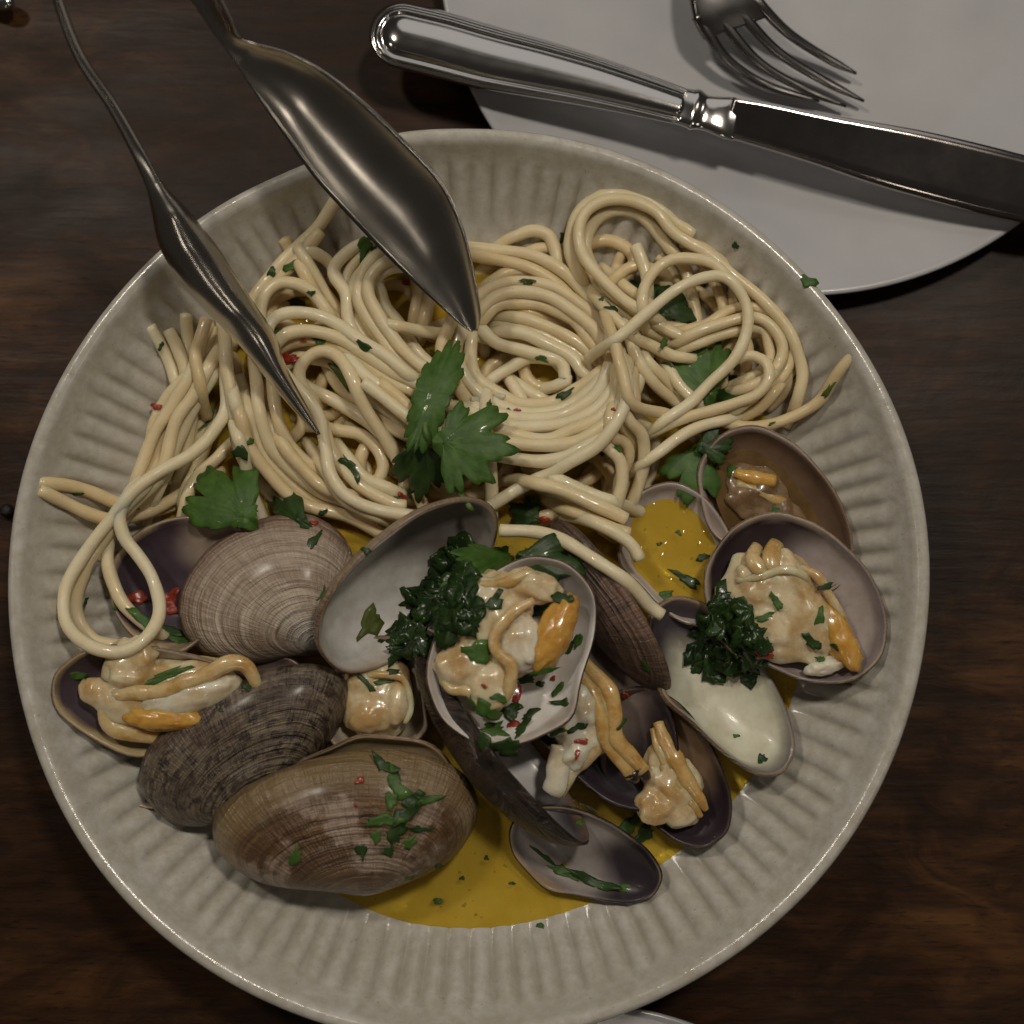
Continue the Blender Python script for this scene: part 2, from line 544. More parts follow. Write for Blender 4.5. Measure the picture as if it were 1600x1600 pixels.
prof = []
rs = np.unique(np.concatenate([np.linspace(0.5, 72, 8), np.linspace(76, 125, 36)]))
for r in rs: prof.append((r, float(np.interp(r, _br, _bz)), 1))
prof += [(125.7, 35.9, 0), (126.8, 36.7, 0), (128.2, 36.9, 0), (129.4, 36.3, 0), (130.0, 35.1, 0), (129.8, 33.6, 0), (128.6, 31.2, 0),
         (124, 24.5, 0), (117, 17.2, 0), (108, 10.6, 0), (98, 6.0, 0), (86, 3.6, 0), (72, 2.8, 0), (70, 0.3, 0), (66, 0.1, 0), (62, 0.3, 0), (60, 2.4, 0), (1, 2.4, 0)]
SEG = NFL * 10


def sst0(x):
    x = min(max(x, 0.0), 1.0)
    return x * x * (3 - 2 * x)


tt = np.arange(SEG) / SEG * 2 * pi
kk = np.array([bowl_wob(t) for t in tt])
# ribs are uneven, as moulded by hand
irr = np.interp(tt, np.linspace(0, 2 * pi, 60), np.r_[rng.uniform(0.75, 1.15, 59), 0.95])
V, F, GC = [], [], []
for (r, z, inner) in prof:
    f = np.clip((r - 30) / 95, 0, 1)
    rr = r * (1 + (kk[:, 0] - 1) * f)
    zz = z + kk[:, 1] * f ** 2
    if inner:
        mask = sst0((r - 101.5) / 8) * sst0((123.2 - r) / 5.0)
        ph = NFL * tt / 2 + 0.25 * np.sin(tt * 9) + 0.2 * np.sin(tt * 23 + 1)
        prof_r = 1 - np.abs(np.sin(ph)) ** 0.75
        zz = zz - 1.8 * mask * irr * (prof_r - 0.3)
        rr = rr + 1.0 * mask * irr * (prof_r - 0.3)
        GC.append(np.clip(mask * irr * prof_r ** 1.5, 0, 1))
    else:
        GC.append(np.zeros(SEG))
    V.append(np.stack([rr * np.cos(tt), rr * np.sin(tt), zz], 1))
V = np.concatenate(V) * MM
for i in range(len(prof) - 1):
    for k in range(SEG):
        k2 = (k + 1) % SEG
        F.append((i * SEG + k, i * SEG + k2, (i + 1) * SEG + k2, (i + 1) * SEG + k))
F.append(tuple(range(SEG))[::-1])
n0 = (len(prof) - 1) * SEG
F.append(tuple(range(n0, n0 + SEG)))
GC = np.concatenate(GC)
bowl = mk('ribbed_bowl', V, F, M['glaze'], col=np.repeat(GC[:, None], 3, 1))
tag(bowl, 'wide cream stoneware bowl with fluted sides holding the pasta and clams', 'bowl')

# ------------------------------------------------------------------ white plates
PLX, PLY, PLR = 0.10134624, 0.19786534, 111.83


def china_plate(name, cx, cy, label):
    pr = [(1, 4.2), (40, 4.2), (70, 4.6), (77, 5.6), (82, 7.4), (90, 9.2), (102, 11.6), (110, 13.4), (111.6, 14.0), (112.6, 13.8), (112.9, 13.1),
          (112.2, 12.4), (100, 8.8), (84, 4.6), (76, 2.6), (68, 1.6), (66, 0.1), (62, 0.1), (60, 1.6), (1, 1.6)]
    vv, ff = lathe([(r * MM * PLR / 112.9, z * MM * 0.80) for r, z in pr], 160)
    vv[:, 0] += cx; vv[:, 1] += cy
    o = mk(name, vv, ff, M['china'])
    return tag(o, label, 'plate')


china_plate('white_plate', PLX, PLY, 'plain white china plate under the knife and fork')
wp2 = P(890, 2212, 0.014)
china_plate('white_plate', wp2.x, wp2.y, 'sliver of another white plate rim below the bowl')

# ------------------------------------------------------------------ broth pool
BZ = 13.3
vv, ff = [], []
NB = 220
nr = 14
for i in range(nr + 1):
    for k in range(NB):
        t = 2 * pi * k / NB
        kx, _ = bowl_wob(t)
        # reaches the wall on the right and the near side, falls short on the left
        edge = 104.2 - 9.5 * max(0.0, -math.cos(t - 0.15)) ** 1.5
        r = edge * i / nr
        z = BZ + 0.05 * math.sin(r * 0.2 + 3 * t)
        if i == nr: z = min(BZ, float(np.interp(r, _br, _bz)) + (0.0 if edge > 103.8 else -0.2))
        elif r > 90: z = min(z, max(BZ - 0.0, 0))
        vv.append((r * math.cos(t) * MM, r * math.sin(t) * MM, z * MM))
for i in range(nr):
    for k in range(NB):
        k2 = (k + 1) % NB
        ff.append((i * NB + k, i * NB + k2, (i + 1) * NB + k2, (i + 1) * NB + k))
broth = mk('broth', vv, ff, M['broth'])
tag(broth, 'golden yellow broth pooled in the bottom of the ribbed bowl', 'broth', kind='stuff')

# ------------------------------------------------------------------ clam shells
def Rx(a): return Matrix.Rotation(math.radians(a), 3, 'X')
def Ry(a): return Matrix.Rotation(math.radians(a), 3, 'Y')
def Rz(a): return Matrix.Rotation(math.radians(a), 3, 'Z')


WHITE = (0.66, 0.62, 0.55)
PURP = (0.055, 0.036, 0.055)


def sst(a, b, x):
    t = np.clip((x - a) / (b - a), 0, 1)
    return t * t * (3 - 2 * t)


def valve_arrays(a, b, h, ux=-0.25, t=1.15, inner=None, seed=0):
    """one clam valve, local mm: X long axis, +Y hinge, +Z convex outside"""
    inner = inner or {}
    NS, NR = 72, 20
    phi = np.arange(NS) / NS * 2 * pi
    rr = np.random.default_rng(seed)
    ox = a * np.sign(np.cos(phi)) * np.abs(np.cos(phi)) ** 0.94
    oy = b * np.sign(np.sin(phi)) * np.abs(np.sin(phi)) ** 0.92
    oy = oy * (1 - 0.10 * np.sign(-ux) * (ox / a))
    oy = oy + np.where(np.sin(phi) > 0, 0.13 * b * np.exp(-((ox - ux * a) / (0.24 * a)) ** 2) - 0.05 * b * np.exp(-((ox + ux * a * 1.2) / (0.5 * a)) ** 2), 0)
    wob = 1 + 0.006 * np.sin(5 * phi + rr.uniform(0, 6)) + 0.004 * np.sin(11 * phi + rr.uniform(0, 6))
    ox *= wob; oy *= wob
    cx, cy = ux * a * 0.6, 0.30 * b
    U = np.array([ux * a, 1.02 * b])

    def surf(ins, hh, top):
        rho = (np.arange(NR + 1) / NR) ** 0.85
        V = []
        for r in rho:
            x = cx * (1 - r) + (ox * (1 - ins / a)) * r
            y = cy * (1 - r) + (oy * (1 - ins / b)) * r
            z = np.full(NS, hh * max(0.0, 1 - r ** 2.25) ** 0.66) + top
            V.append(np.stack([x, y, z], 1))
        return np.concatenate(V)

    Vo = surf(0, h, 0)
    Vi = surf(t, h - t * 0.9, -0.15 * t)
    lip = np.stack([ox * (1 - 0.45 * t / a), oy * (1 - 0.45 * t / b), np.full(NS, -0.42 * t)], 1)
    n = (NR + 1) * NS
    V = np.concatenate([Vo, Vi, lip])
    F, mi = [], []
    for i in range(NR):
        for k in range(NS):
            k2 = (k + 1) % NS
            F.append((i * NS + k, (i + 1) * NS + k, (i + 1) * NS + k2, i * NS + k2)); mi.append(0)
            F.append((n + i * NS + k, n + i * NS + k2, n + (i + 1) * NS + k2, n + (i + 1) * NS + k)); mi.append(1)
    L = 2 * n
    for k in range(NS):
        k2 = (k + 1) % NS
        F.append((NR * NS + k, L + k, L + k2, NR * NS + k2)); mi.append(0)
        F.append((n + NR * NS + k, n + NR * NS + k2, L + k2, L + k)); mi.append(1)
    # uv: u = direction from the beak, v = growth 0..1
    d = V[:, :2] - U[None]
    ang = np.arctan2(d[:, 1], d[:, 0])
    A = (d[:, 0] / a) ** 2 + (d[:, 1] / b) ** 2
    B = 2 * (U[0] * d[:, 0] / a ** 2 + U[1] * d[:, 1] / b ** 2)
    C = (U[0] / a) ** 2 + (U[1] / b) ** 2 - 1
    disc = np.sqrt(np.maximum(B * B - 4 * A * C, 0))
    tmax = (-B + disc) / np.maximum(2 * A, 1e-9)
    s = np.clip(1 / np.maximum(tmax, 1e-3), 0, 1.2)
    uv = np.stack([(-ang) / pi % 2.0, s], 1)
    # inside colour
    xn, yn = V[:, 0] / a, V[:, 1] / b
    rad = np.hypot((xn - 0.0) / 1.0, yn)
    base = np.array(inner.get('base', WHITE)); pur = np.array(inner.get('purple', PURP))
    lipc = np.array(inner.get('lip', (0.40, 0.32, 0.24)))
    sgn = inner.get('end', 1)
    amt = inner.get('amt', 0.9)
    w1 = sst(inner.get('start', 0.25), inner.get('start', 0.25) + 0.45, sgn * xn + 0.12 * np.sin(5 * yn + seed))
    w2 = sst(0.80, 0.95, rad) * inner.get('band', 0.5)
    wt = np.clip(np.maximum(w1 * amt, w2 * 0.8), 0, 1)
    col = base[None] * (1 - wt[:, None]) + pur[None] * wt[:, None]
    w3 = sst(0.955, 0.985, rad)[:, None]
    col = col * (1 - w3) + lipc[None] * w3
    return V, F, mi, uv, col


ZOFF = {}


def valve(name, parent, px, py, z, al, be, ga, a, b, h, outer, ux=-0.25, inner=None, seed=0, label=None, t=1.15):
    """a,b,h in pixels; z in mm (height of the margin-plane centre)"""
    s = 0.186
    V, F, mi, uv, col = valve_arrays(a * s, b * s, h * s, ux, t, inner, seed)
    R = np.array(Rz(al) @ Ry(ga) @ Rx(be))
    c = np.array(P(px, py, z * MM))
    W = (V * MM) @ R.T + c[None]
    o = mk(name, W, F, [OUT[outer], M['nacre']], parent, mi, uv=uv, col=col)
    if label: o['label'] = label
    return o, (R, c, a * s * MM, b * s * MM, h * s * MM)


def clam(label, px, py, z, group=None, name='clam'):
    return thing(name, P(px, py, z * MM), label, 'clam', group)


def blob(name, parent, px, py, z, rx, ry, rz, rot, mat, amp=0.14, freq=3.0, seed=0, fold=0.0, bend=None):
    """lumpy soft ellipsoid, radii in px (rz in mm)"""
    bm = bmesh.new()
    bmesh.ops.create_icosphere(bm, subdivisions=4, radius=1)
    z = z + ZOFF.get(parent.name, 0.0)
    c = P(px, py, z * MM)
    ca, sa = math.cos(math.radians(rot)), math.sin(math.radians(rot))
    vv = []
    for vtx in bm.verts:
        p = vtx.co.copy()
        nn = mnoise.noise(p * freq + Vector((seed * 7.1, seed * 3.3, 1.7)))
        n2 = mnoise.noise(p * freq * 2.6 + Vector((seed * 2.1, seed, 5.7)))
        k = 1 + amp * nn + amp * 0.45 * n2
        k += 0.035 * math.sin(11 * p.x + 5 * nn + 4 * p.y) + 0.03 * mnoise.noise(p * 9 + Vector((seed, 0, 0)))
        if fold: k += fold * math.sin(9 * p.x + 3 * nn + 2 * p.y)
        p = p * k
        x, y, zz = p.x * rx * PX, p.y * ry * PX, p.z * rz * MM
        if bend: y += bend * PX * (p.x ** 2 - 0.4)
        vv.append((c.x + ca * x - sa * y, c.y + sa * x + ca * y, c.z + zz))
    ff = [tuple(q.index for q in f.verts) for f in bm.faces]
    bm.free()
    return mk(name, vv, ff, mat, parent)


def mass(name, parent, lumps, mat, vox=0.5, smooth=22):
    """several lumps grown together into one soft body; lump = (px,py,z,rx,ry,rz,rot,amp,seed)"""
    VV, FF, off = [], [], 0
    for (px, py, z, rx, ry, rz, rot, amp, seed) in lumps:
        bm = bmesh.new()
        bmesh.ops.create_icosphere(bm, subdivisions=4, radius=1)
        c = P(px, py, (z + ZOFF.get(parent.name, 0.0)) * MM)
        ca, sa = math.cos(math.radians(rot)), math.sin(math.radians(rot))
        for vtx in bm.verts:
            p = vtx.co.copy()
            nn = mnoise.noise(p * 2.1 + Vector((seed * 7.1, seed * 3.3, 1.7)))
            n2 = mnoise.noise(p * 5.0 + Vector((seed * 2.1, seed, 5.7)))
            p = p * (1 + amp * nn + amp * 0.22 * n2 + 0.035 * math.sin(9 * p.x + 5 * nn + 3 * p.y))
            x, y, zz = p.x * rx * PX, p.y * ry * PX, p.z * rz * MM
            VV.append((c.x + ca * x - sa * y, c.y + sa * x + ca * y, c.z + zz))
        FF += [tuple(q.index + off for q in f.verts) for f in bm.faces]
        off += len(bm.verts)
        bm.free()
    o = mk(name, VV, FF, mat, parent)
    rm = o.modifiers.new('join', 'REMESH'); rm.mode = 'VOXEL'; rm.voxel_size = vox * MM; rm.use_smooth_shade = True
    sm = o.modifiers.new('soften', 'SMOOTH'); sm.factor = 0.5; sm.iterations = smooth
    return o


def strip(name, parent, pts, w, mat, flat=0.62, sides=12, ripple=0.0, seed=0):
    """soft rope through [(px,py,zmm[,wscale])]"""
    arr = catmull([(p[0], p[1], p[2]) for p in pts], 5.0)
    ws = np.interp(np.linspace(0, 1, len(arr)), np.linspace(0, 1, len(pts)), [p[3] if len(p) > 3 else 1.0 for p in pts])
    n = len(arr)
    rr = np.random.default_rng(seed)
    ph = rr.uniform(0, 6)
    k_ = np.arange(n)
    ws = ws * 1.12 * (1 + ripple * 0.9 * np.sin(k_ * 0.37 + ph) + ripple * 0.7 * np.sin(k_ * 0.9 + ph))
    arr[:, 0] += 2.0 * np.sin(k_ * 0.42 + ph) * (ripple > 0); arr[:, 1] += 2.0 * np.cos(k_ * 0.36 + ph) * (ripple > 0)
    arr[:, 2] -= 0.9
    path = unproj(arr[:, :2], (arr[:, 2] + ZOFF.get(parent.name, 0.0)) * MM)
    V, F = tube_mesh(path, ws * w * PX / 2, sides, flat)
    return mk(name, V, F, mat, parent)


PUR_D = dict(base=(0.50, 0.45, 0.38), end=-1, start=-0.35, amt=0.95, band=0.8)

# A: purple-lined valve behind the beige clam on the left
A = clam('empty clam shell with dark purple inside behind the beige clam at left', 280, 900, 15)
valve('valve', A, 292, 905, 25, 14, 176, -4, 125, 100, 55, 'tan', inner=dict(base=(0.34, 0.27, 0.21), end=-1, start=-0.30, amt=0.97, band=0.1, lip=(0.42, 0.33, 0.21)), seed=1)
# B: beige clam
B = clam('pale beige clam shell closed side up with white worn beak', 425, 930, 15)
valve('valve', B, 420, 926, 22, 203, -4, 0, 146, 112, 72, 'beige', ux=-0.34, seed=2)
# C: standing white-lined valve
C = clam('upright open shell with white inside and tan rim, parsley heaped in it', 640, 910, 18)
valve('valve', C, 640, 912, 35.5, 43.5, 224, 3, 172, 104, 76, 'tan', ux=-0.2, inner=dict(base=(0.82, 0.81, 0.77), end=1, start=-0.10, amt=0.85, band=0.5, purple=(0.12, 0.09, 0.08), lip=(0.33, 0.24, 0.15)), seed=3, t=2.0)
# D: left clam with meat
D = clam('open clam at the left rim with ochre mantle and orange foot', 250, 1100, 16)
ZOFF[D.name] = 5.0
valve('valve', D, 262, 1098, 31.5, -9, 194, 5, 175, 84, 52, 'tan', inner=dict(base=(0.50, 0.44, 0.36), end=-1, start=0.30, amt=0.95, band=0.2, lip=(0.46, 0.36, 0.20)), seed=4)
mass('meat', D, [(255, 1082, 25.5, 108, 52, 6.0, 6, .3, 1), (205, 1030, 29, 42, 34, 4.5, 30, .3, 4), (197, 1060, 31, 28, 14, 3.0, 0, .25, 5), (150, 1078, 27, 28, 20, 3.5, 0, .3, 7)], M['meat'])
blob('foot', D, 300, 1085, 29, 80, 30, 5.0, 18, M['meat_pale'], 0.10, 2.0, 2)
blob('gill', D, 262, 1122, 29, 66, 20, 4.2, -2, M['orange'], 0.10, 2.0, 3)
strip('mantle', D, [(130, 1068, 27, 0.6), (160, 1085, 30), (195, 1085, 31.5), (245, 1080, 33), (300, 1065, 34), (345, 1040, 34.5), (380, 1040, 34), (402, 1072, 31, 0.8)], 22, M['mantle'], ripple=0.05)
strip('mantle', D, [(150, 1075, 28, 0.7), (165, 1105, 29), (175, 1135, 28), (240, 1152, 26.5, 0.8), (320, 1160, 25, 0.6)], 24, M['mantle'], ripple=0.05, seed=2)
strip('siphon', D, [(175, 1062, 30), (185, 1030, 31), (215, 1018, 30, 0.9), (245, 1015, 28, 0.6)], 34, M['meat'], ripple=0.06, seed=4)
# E: dark mottled clam, two valves
E = clam('dark mottled brown clam lying slightly open at lower left', 375, 1160, 15)
valve('valve', E, 385, 1160, 26, 213, -24, 3, 178, 98, 66, 'mottled', ux=0.2, seed=5)
valve('valve', E, 332, 1140, 22, 213, 188, 3, 172, 84, 34, 'dark', ux=0.2, inner=dict(base=(0.22, 0.17, 0.14), end=1, start=0.1, amt=0.97, band=0.6), seed=6)
# F: big brown clam, two valves
Fc = clam('big brown clam with cream patches nearest the bottom edge', 540, 1300, 14)
valve('valve', Fc, 540, 1283, 28, 187, -22, -2, 202, 112, 84, 'brown', ux=-0.1, seed=7)
valve('valve', Fc, 560, 1238, 27.5, 190, 162, 0, 150, 84, 34, 'tan', ux=-0.1, inner=dict(base=(0.42, 0.32, 0.18), end=1, start=0.0, amt=0.7, band=0.3, lip=(0.40, 0.28, 0.15)), seed=8)
# G: pale meat between the shells
G = clam('half hidden clam with pale meat between the mottled clam and dark shell', 590, 1090, 14)
valve('valve', G, 588, 1092, 23, 75, 180, 0, 100, 80, 46, 'tan', inner=dict(base=(0.50, 0.44, 0.32), amt=0.2), seed=9)
mass('meat', G, [(588, 1092, 22.5, 66, 58, 6.0, 75, .16, 6), (580, 1115, 26, 38, 26, 3.8, 40, .16, 7), (622, 1098, 26.5, 18, 36, 4.0, -10, .16, 8), (570, 1065, 26, 30, 20, 3.0, 20, .16, 9)], M['meat'])
strip('mantle', G, [(560, 1060, 28, 0.6), (595, 1052, 30), (630, 1062, 30), (642, 1095, 29), (632, 1130, 28, 0.6)], 10, M['meat'], ripple=0.12)
# H: long dark shell on edge with its other valve
H = clam('long dark brown shell standing on edge in the middle of the pile', 775, 1155, 14)
valve('valve', H, 786, 1148, 30, -51.5, 106, 0, 206, 88, 74, 'dark', ux=0.1, inner=dict(base=(0.76, 0.75, 0.75), end=1, start=0.45, amt=0.98, band=0.15, lip=(0.20, 0.13, 0.08), purple=(0.030, 0.021, 0.030)), seed=11, t=1.5)
# J: clam with orange siphon
J = clam('open clam with long orange siphon and dark purple lip', 930, 1110, 15)
valve('valve', J, 935, 1108, 27.5, -58, 186, 0, 172, 100, 56, 'dark', inner=dict(base=(0.25, 0.20, 0.175), end=1, start=0.05, amt=0.98, band=1.0, lip=(0.04, 0.03, 0.03), purple=(0.030, 0.021, 0.030)), seed=12)
mass('meat', J, [(888, 1110, 28, 84, 46, 6.5, -50, .3, 9), (915, 1100, 32, 22, 36, 4.5, 10, .25, 10), (866, 1125, 32, 30, 26, 4.0, 0, .3, 11), (905, 1165, 30, 30, 40, 4.5, -30, .3, 12)], M['meat_pale'])
strip('siphon', J, [(915, 1035, 33, 0.8), (945, 1070, 35), (962, 1110, 35.5), (960, 1150, 35), (985, 1180, 34), (1005, 1205, 33, 0.9)], 22, M['siphon'], ripple=0.06)
strip('siphon', J, [(905, 1042, 33, 0.6), (938, 1080, 34.5), (952, 1122, 35), (958, 1160, 34.3), (975, 1190, 33.2), (996, 1209, 32.6, 0.8)], 16, M['mantle'], ripple=0.08, seed=9)
strip('siphon', J, [(898, 1050, 33, 0.7), (930, 1090, 35), (942, 1135, 35), (955, 1170, 34), (988, 1212, 32.5, 0.9)], 20, M['siphon'], ripple=0.06, seed=3)
strip('siphon_tip', J, [(1001, 1200, 33.2, 1), (1009, 1210, 32.6, 0.9), (1014, 1217, 32, 0.5)], 22, M['tipdark'], ripple=0.1)
strip('siphon_tip', J, [(984, 1207, 32.7, 1), (990, 1217, 32.2, 0.9), (994, 1224, 31.6, 0.5)], 20, M['tipdark'], ripple=0.1, seed=2)
strip('mantle', J, [(940, 1150, 32), (915, 1175, 32), (895, 1200, 30.5), (870, 1240, 29, 0.6)], 30, M['meat'], ripple=0.08, seed=5)
strip('adductor', J, [(878, 1170, 32, 0.9), (872, 1205, 31.5), (862, 1240, 30, 0.8)], 34, M['meat_pale'], ripple=0.08, seed=6)
# K
K = clam('small open clam with ochre siphon in the broth near the rim', 1040, 1205, 15)
valve('valve', K, 1040, 1200, 23.5, -56, 190, 0, 138, 80, 46, 'dark', inner=dict(base=(0.28, 0.19, 0.12), end=1, start=0.1, amt=0.98, band=0.9, lip=(0.14, 0.10, 0.08), purple=(0.030, 0.021, 0.030)), seed=13)
mass('meat', K, [(1050, 1220, 24, 66, 38, 5.5, -60, .3, 12), (1022, 1258, 26, 28, 32, 4.2, 20, .3, 13), (1062, 1265, 24, 30, 30, 4.0, 20, .3, 14)], M['meat'])
strip('siphon', K, [(1030, 1130, 27, 0.7), (1050, 1180, 29), (1078, 1225, 29), (1104, 1266, 27, 0.35)], 24, M['siphon'], ripple=0.08)
strip('siphon', K, [(1022, 1140, 26.5, 0.6), (1040, 1190, 28.5), (1066, 1236, 28.5), (1096, 1276, 26.5, 0.35)], 20, M['siphon'], ripple=0.08, seed=6)
strip('mantle', K, [(1040, 1165, 27, 0.7), (1042, 1210, 29), (1055, 1250, 28.5), (1048, 1285, 26, 0.7)], 16, M['siphon'], ripple=0.06, seed=2)
# I: top clam
I_ = clam('open white-lined clam on top of the pile with curled ochre meat', 800, 1010, 22)
ZOFF[I_.name] = 6.5
valve('valve', I_, 806, 1015, 43.5, 56, 182, 0, 150, 112, 56, 'dusky', inner=dict(base=(0.78, 0.76, 0.72), end=1, start=0.35, amt=0.8, band=0.1, purple=(0.16, 0.13, 0.11), lip=(0.52, 0.47, 0.42)), seed=14)
mass('meat', I_, [(758, 955, 37.5, 62, 62, 6.0, 20, .3, 14), (722, 1040, 38, 40, 34, 5.0, 10, .3, 17), (768, 1072, 38, 36, 40, 5.0, -25, .3, 18), (745, 1005, 37, 50, 40, 5, 0, .3, 30), (835, 915, 38.5, 44, 24, 4.5, -20, .3, 19)], M['meat'])
blob('foot', I_, 812, 1005, 39, 40, 44, 4.5, 10, M['meat_pale'], 0.22, 2.0, 15)
blob('gill', I_, 866, 988, 40.0, 64, 27, 4.2, 64, M['orange'], 0.10, 1.8, 16)
strip('mantle', I_, [(720, 905, 40, 0.6), (748, 915, 42), (790, 908, 42.5), (830, 900, 42), (868, 918, 41, 0.7)], 14, M['mantle'], ripple=0.12, seed=8)
strip('mantle', I_, [(835, 940, 43.5, 0.7), (800, 955, 44.5), (778, 985, 44.5), (775, 1015, 44.5), (795, 1035, 44), (800, 1060, 43.5), (788, 1092, 42), (755, 1102, 41, 0.8)], 16, M['mantle'], ripple=0.05)
strip('mantle', I_, [(692, 1062, 40, 0.7), (705, 1078, 41), (735, 1082, 41.5), (750, 1098, 41), (785, 1098, 41, 0.7)], 15, M['mantle'], ripple=0.05, seed=3)
# L
L_ = clam('empty dark-tipped half shell lying in the broth at the bottom', 915, 1340, 14)
valve('valve', L_, 915, 1338, 20.5, -22, 196, 0, 124, 68, 38, 'dark', inner=dict(base=(0.40, 0.36, 0.34), end=1, start=0.05, amt=0.98, band=0.5, purple=(0.030, 0.021, 0.030), lip=(0.36, 0.27, 0.18)), seed=15)
# M
Mc = clam('dusky brown shell leaning on edge behind the topmost clam', 955, 950, 18)
valve('valve', Mc, 952, 946, 30, 124, -68, 0, 156, 78, 42, 'dusky', ux=0.1, seed=16)
# N
N_ = clam('empty oval half shell with greenish white inside, herb heap on top', 1130, 1075, 16)
valve('valve', N_, 1128, 1073, 27, -54, 164, 0, 160, 80, 62, 'tan', inner=dict(base=(0.70, 0.69, 0.54), end=-1, start=0.22, amt=0.97, band=1.0, purple=(0.060, 0.045, 0.065), lip=(0.36, 0.26, 0.17)), seed=17, t=1.6)
# P
P_ = clam('half shell with mauve rim and dark broth by the right wall', 1220, 800, 15)
Pv, Pt = valve('valve', P_, 1215, 800, 26, -52, 192, 0, 150, 92, 62, 'tan', inner=dict(base=(0.20, 0.13, 0.085), end=1, start=0.6, amt=0.5, band=0.3, purple=(0.10, 0.06, 0.05), lip=(0.44, 0.36, 0.32)), seed=18)
mass('meat', P_, [(1185, 775, 20.5, 62, 44, 4.5, -40, .3, 31), (1225, 820, 19.5, 50, 36, 4.0, -50, .3, 32)], M['meat_brown'])
strip('mantle', P_, [(1150, 740, 24, 0.7), (1180, 745, 25.5), (1210, 752, 25, 0.7)], 22, M['orange'], ripple=0.1)
strip('mantle', P_, [(1150, 755, 23.5, 0.7), (1190, 770, 25), (1225, 785, 24, 0.7)], 20, M['mantle'], ripple=0.1, seed=2)
# Q
Q_ = clam('half shell brimming with yellow broth beside the pasta', 1065, 870, 14)
Qv, Qt = valve('valve', Q_, 1065, 868, 23, -62, 180, 0, 120, 84, 50, 'tan', inner=dict(base=(0.56, 0.50, 0.44), end=-1, start=0.75, amt=0.4, band=0.4, purple=(0.16, 0.11, 0.14), lip=(0.46, 0.40, 0.38)), seed=19)
# O
O_ = clam('large open clam at the right with plump beige meat', 1245, 940, 16)
valve('valve', O_, 1246, 940, 31, -40, 184, -2, 150, 114, 56, 'tan', inner=dict(base=(0.46, 0.40, 0.38), end=-1, start=0.0, amt=0.97, band=0.75, purple=(0.045, 0.030, 0.038), lip=(0.40, 0.32, 0.25)), seed=20)
mass('meat', O_, [(1222, 950, 30.5, 105, 74, 6.0, -45, .2, 20), (1200, 915, 34, 52, 40, 4.0, -30, .3, 21), (1240, 900, 34.5, 22, 52, 3.6, 30, .25, 23), (1265, 960, 33, 34, 62, 4.5, 28, .2, 24), (1200, 980, 33, 48, 40, 4.5, 10, .3, 25)], M['meat'])
blob('gill', O_, 1306, 990, 33.0, 66, 25, 4.0, -60, M['orange'], 0.12, 1.9, 22)
strip('mantle', O_, [(1240, 880, 36.5, 0.6), (1275, 900, 37.5), (1300, 935, 37), (1318, 965, 36, 0.6)], 14, M['meat'], ripple=0.10, seed=9)
strip('siphon', O_, [(1185, 855, 34, 0.8), (1178, 872, 37), (1190, 893, 38, 0.9)], 24, M['mantle'], ripple=0.08)
strip('siphon', O_, [(1212, 850, 34, 0.8), (1205, 868, 37), (1208, 890, 38, 0.9)], 26, M['mantle'], ripple=0.08, seed=2)
strip('mantle', O_, [(1150, 905, 36, 0.7), (1190, 903, 38.5), (1225, 888, 39.5), (1255, 900, 38.5), (1275, 925, 36, 0.5)], 12, M['meat'], ripple=0.06, seed=3)
blob('adductor', O_, 1290, 1040, 31.5, 34, 14, 3.0, 15, M['meat_pale'], 0.15, 2.2, 24)


def shell_pool(info, f, dz, mat, label):
    R, c, a, b, h = info
    vv = [tuple(c + np.array([0, 0, dz * MM]))]
    ff = []
    n = 48
    for k in range(n):
        t = 2 * pi * k / n
        p = R @ np.array([a * f * math.cos(t), b * f * math.sin(t), 0.0])
        vv.append((c[0] + p[0], c[1] + p[1], c[2] + dz * MM))
    for k in range(n): ff.append((0, 1 + k, 1 + (k + 1) % n))
    o = mk('broth', vv, ff, mat)
    return tag(o, label, 'broth', kind='stuff')


shell_pool(Qt, 0.86, -4.0, M['broth'], 'yellow broth filling the half shell beside the pasta')
shell_pool(Pt, 0.82, -5.0, M['brown_broth'], 'dark brown broth in the half shell by the right wall')

# ------------------------------------------------------------------ spaghetti
RP = 1.84  # strand radius, mm
GL = 'spaghetti strands in the bowl'
DEEP = 'pale spaghetti strand deep in the tangle, mostly covered by others'
S = []   # (points px, options)


def sp(label, pts, **kw): S.append((label, pts, kw))


# hidden support strands
fill = []
frng = np.random.default_rng(3)
cents = [(330, 640, 70), (300, 720, 55), (450, 640, 80), (520, 700, 80), (480, 520, 70), (600, 620, 85), (690, 640, 90), (820, 580, 90), (860, 640, 80), (880, 500, 75),
         (960, 560, 80), (1050, 520, 85), (1130, 560, 80), (1080, 450, 70), (1010, 640, 75), (1180, 580, 60), (900, 720, 70), (780, 740, 60), (620, 760, 65), (480, 770, 50),
         (520, 640, 60), (560, 690, 55), (500, 600, 50), (650, 470, 50), (690, 450, 45), (780, 470, 55), (830, 440, 60), (900, 760, 50), (955, 760, 40), (820, 760, 45), (700, 560, 60), (760, 560, 55), (640, 700, 50), (560, 480, 45), (480, 480, 45), (440, 540, 45), (1000, 450, 45), (950, 410, 40), (610, 480, 40), (640, 560, 50), (330, 590, 45), (700, 500, 45), (590, 640, 50), (540, 620, 45), (470, 690, 45), (430, 660, 45), (800, 520, 45), (860, 560, 50), (790, 610, 50), (850, 770, 45), (920, 790, 35), (600, 730, 45), (700, 740, 45), (1120, 620, 60), (560, 560, 70), (740, 700, 80), (400, 590, 60), (660, 700, 60)]
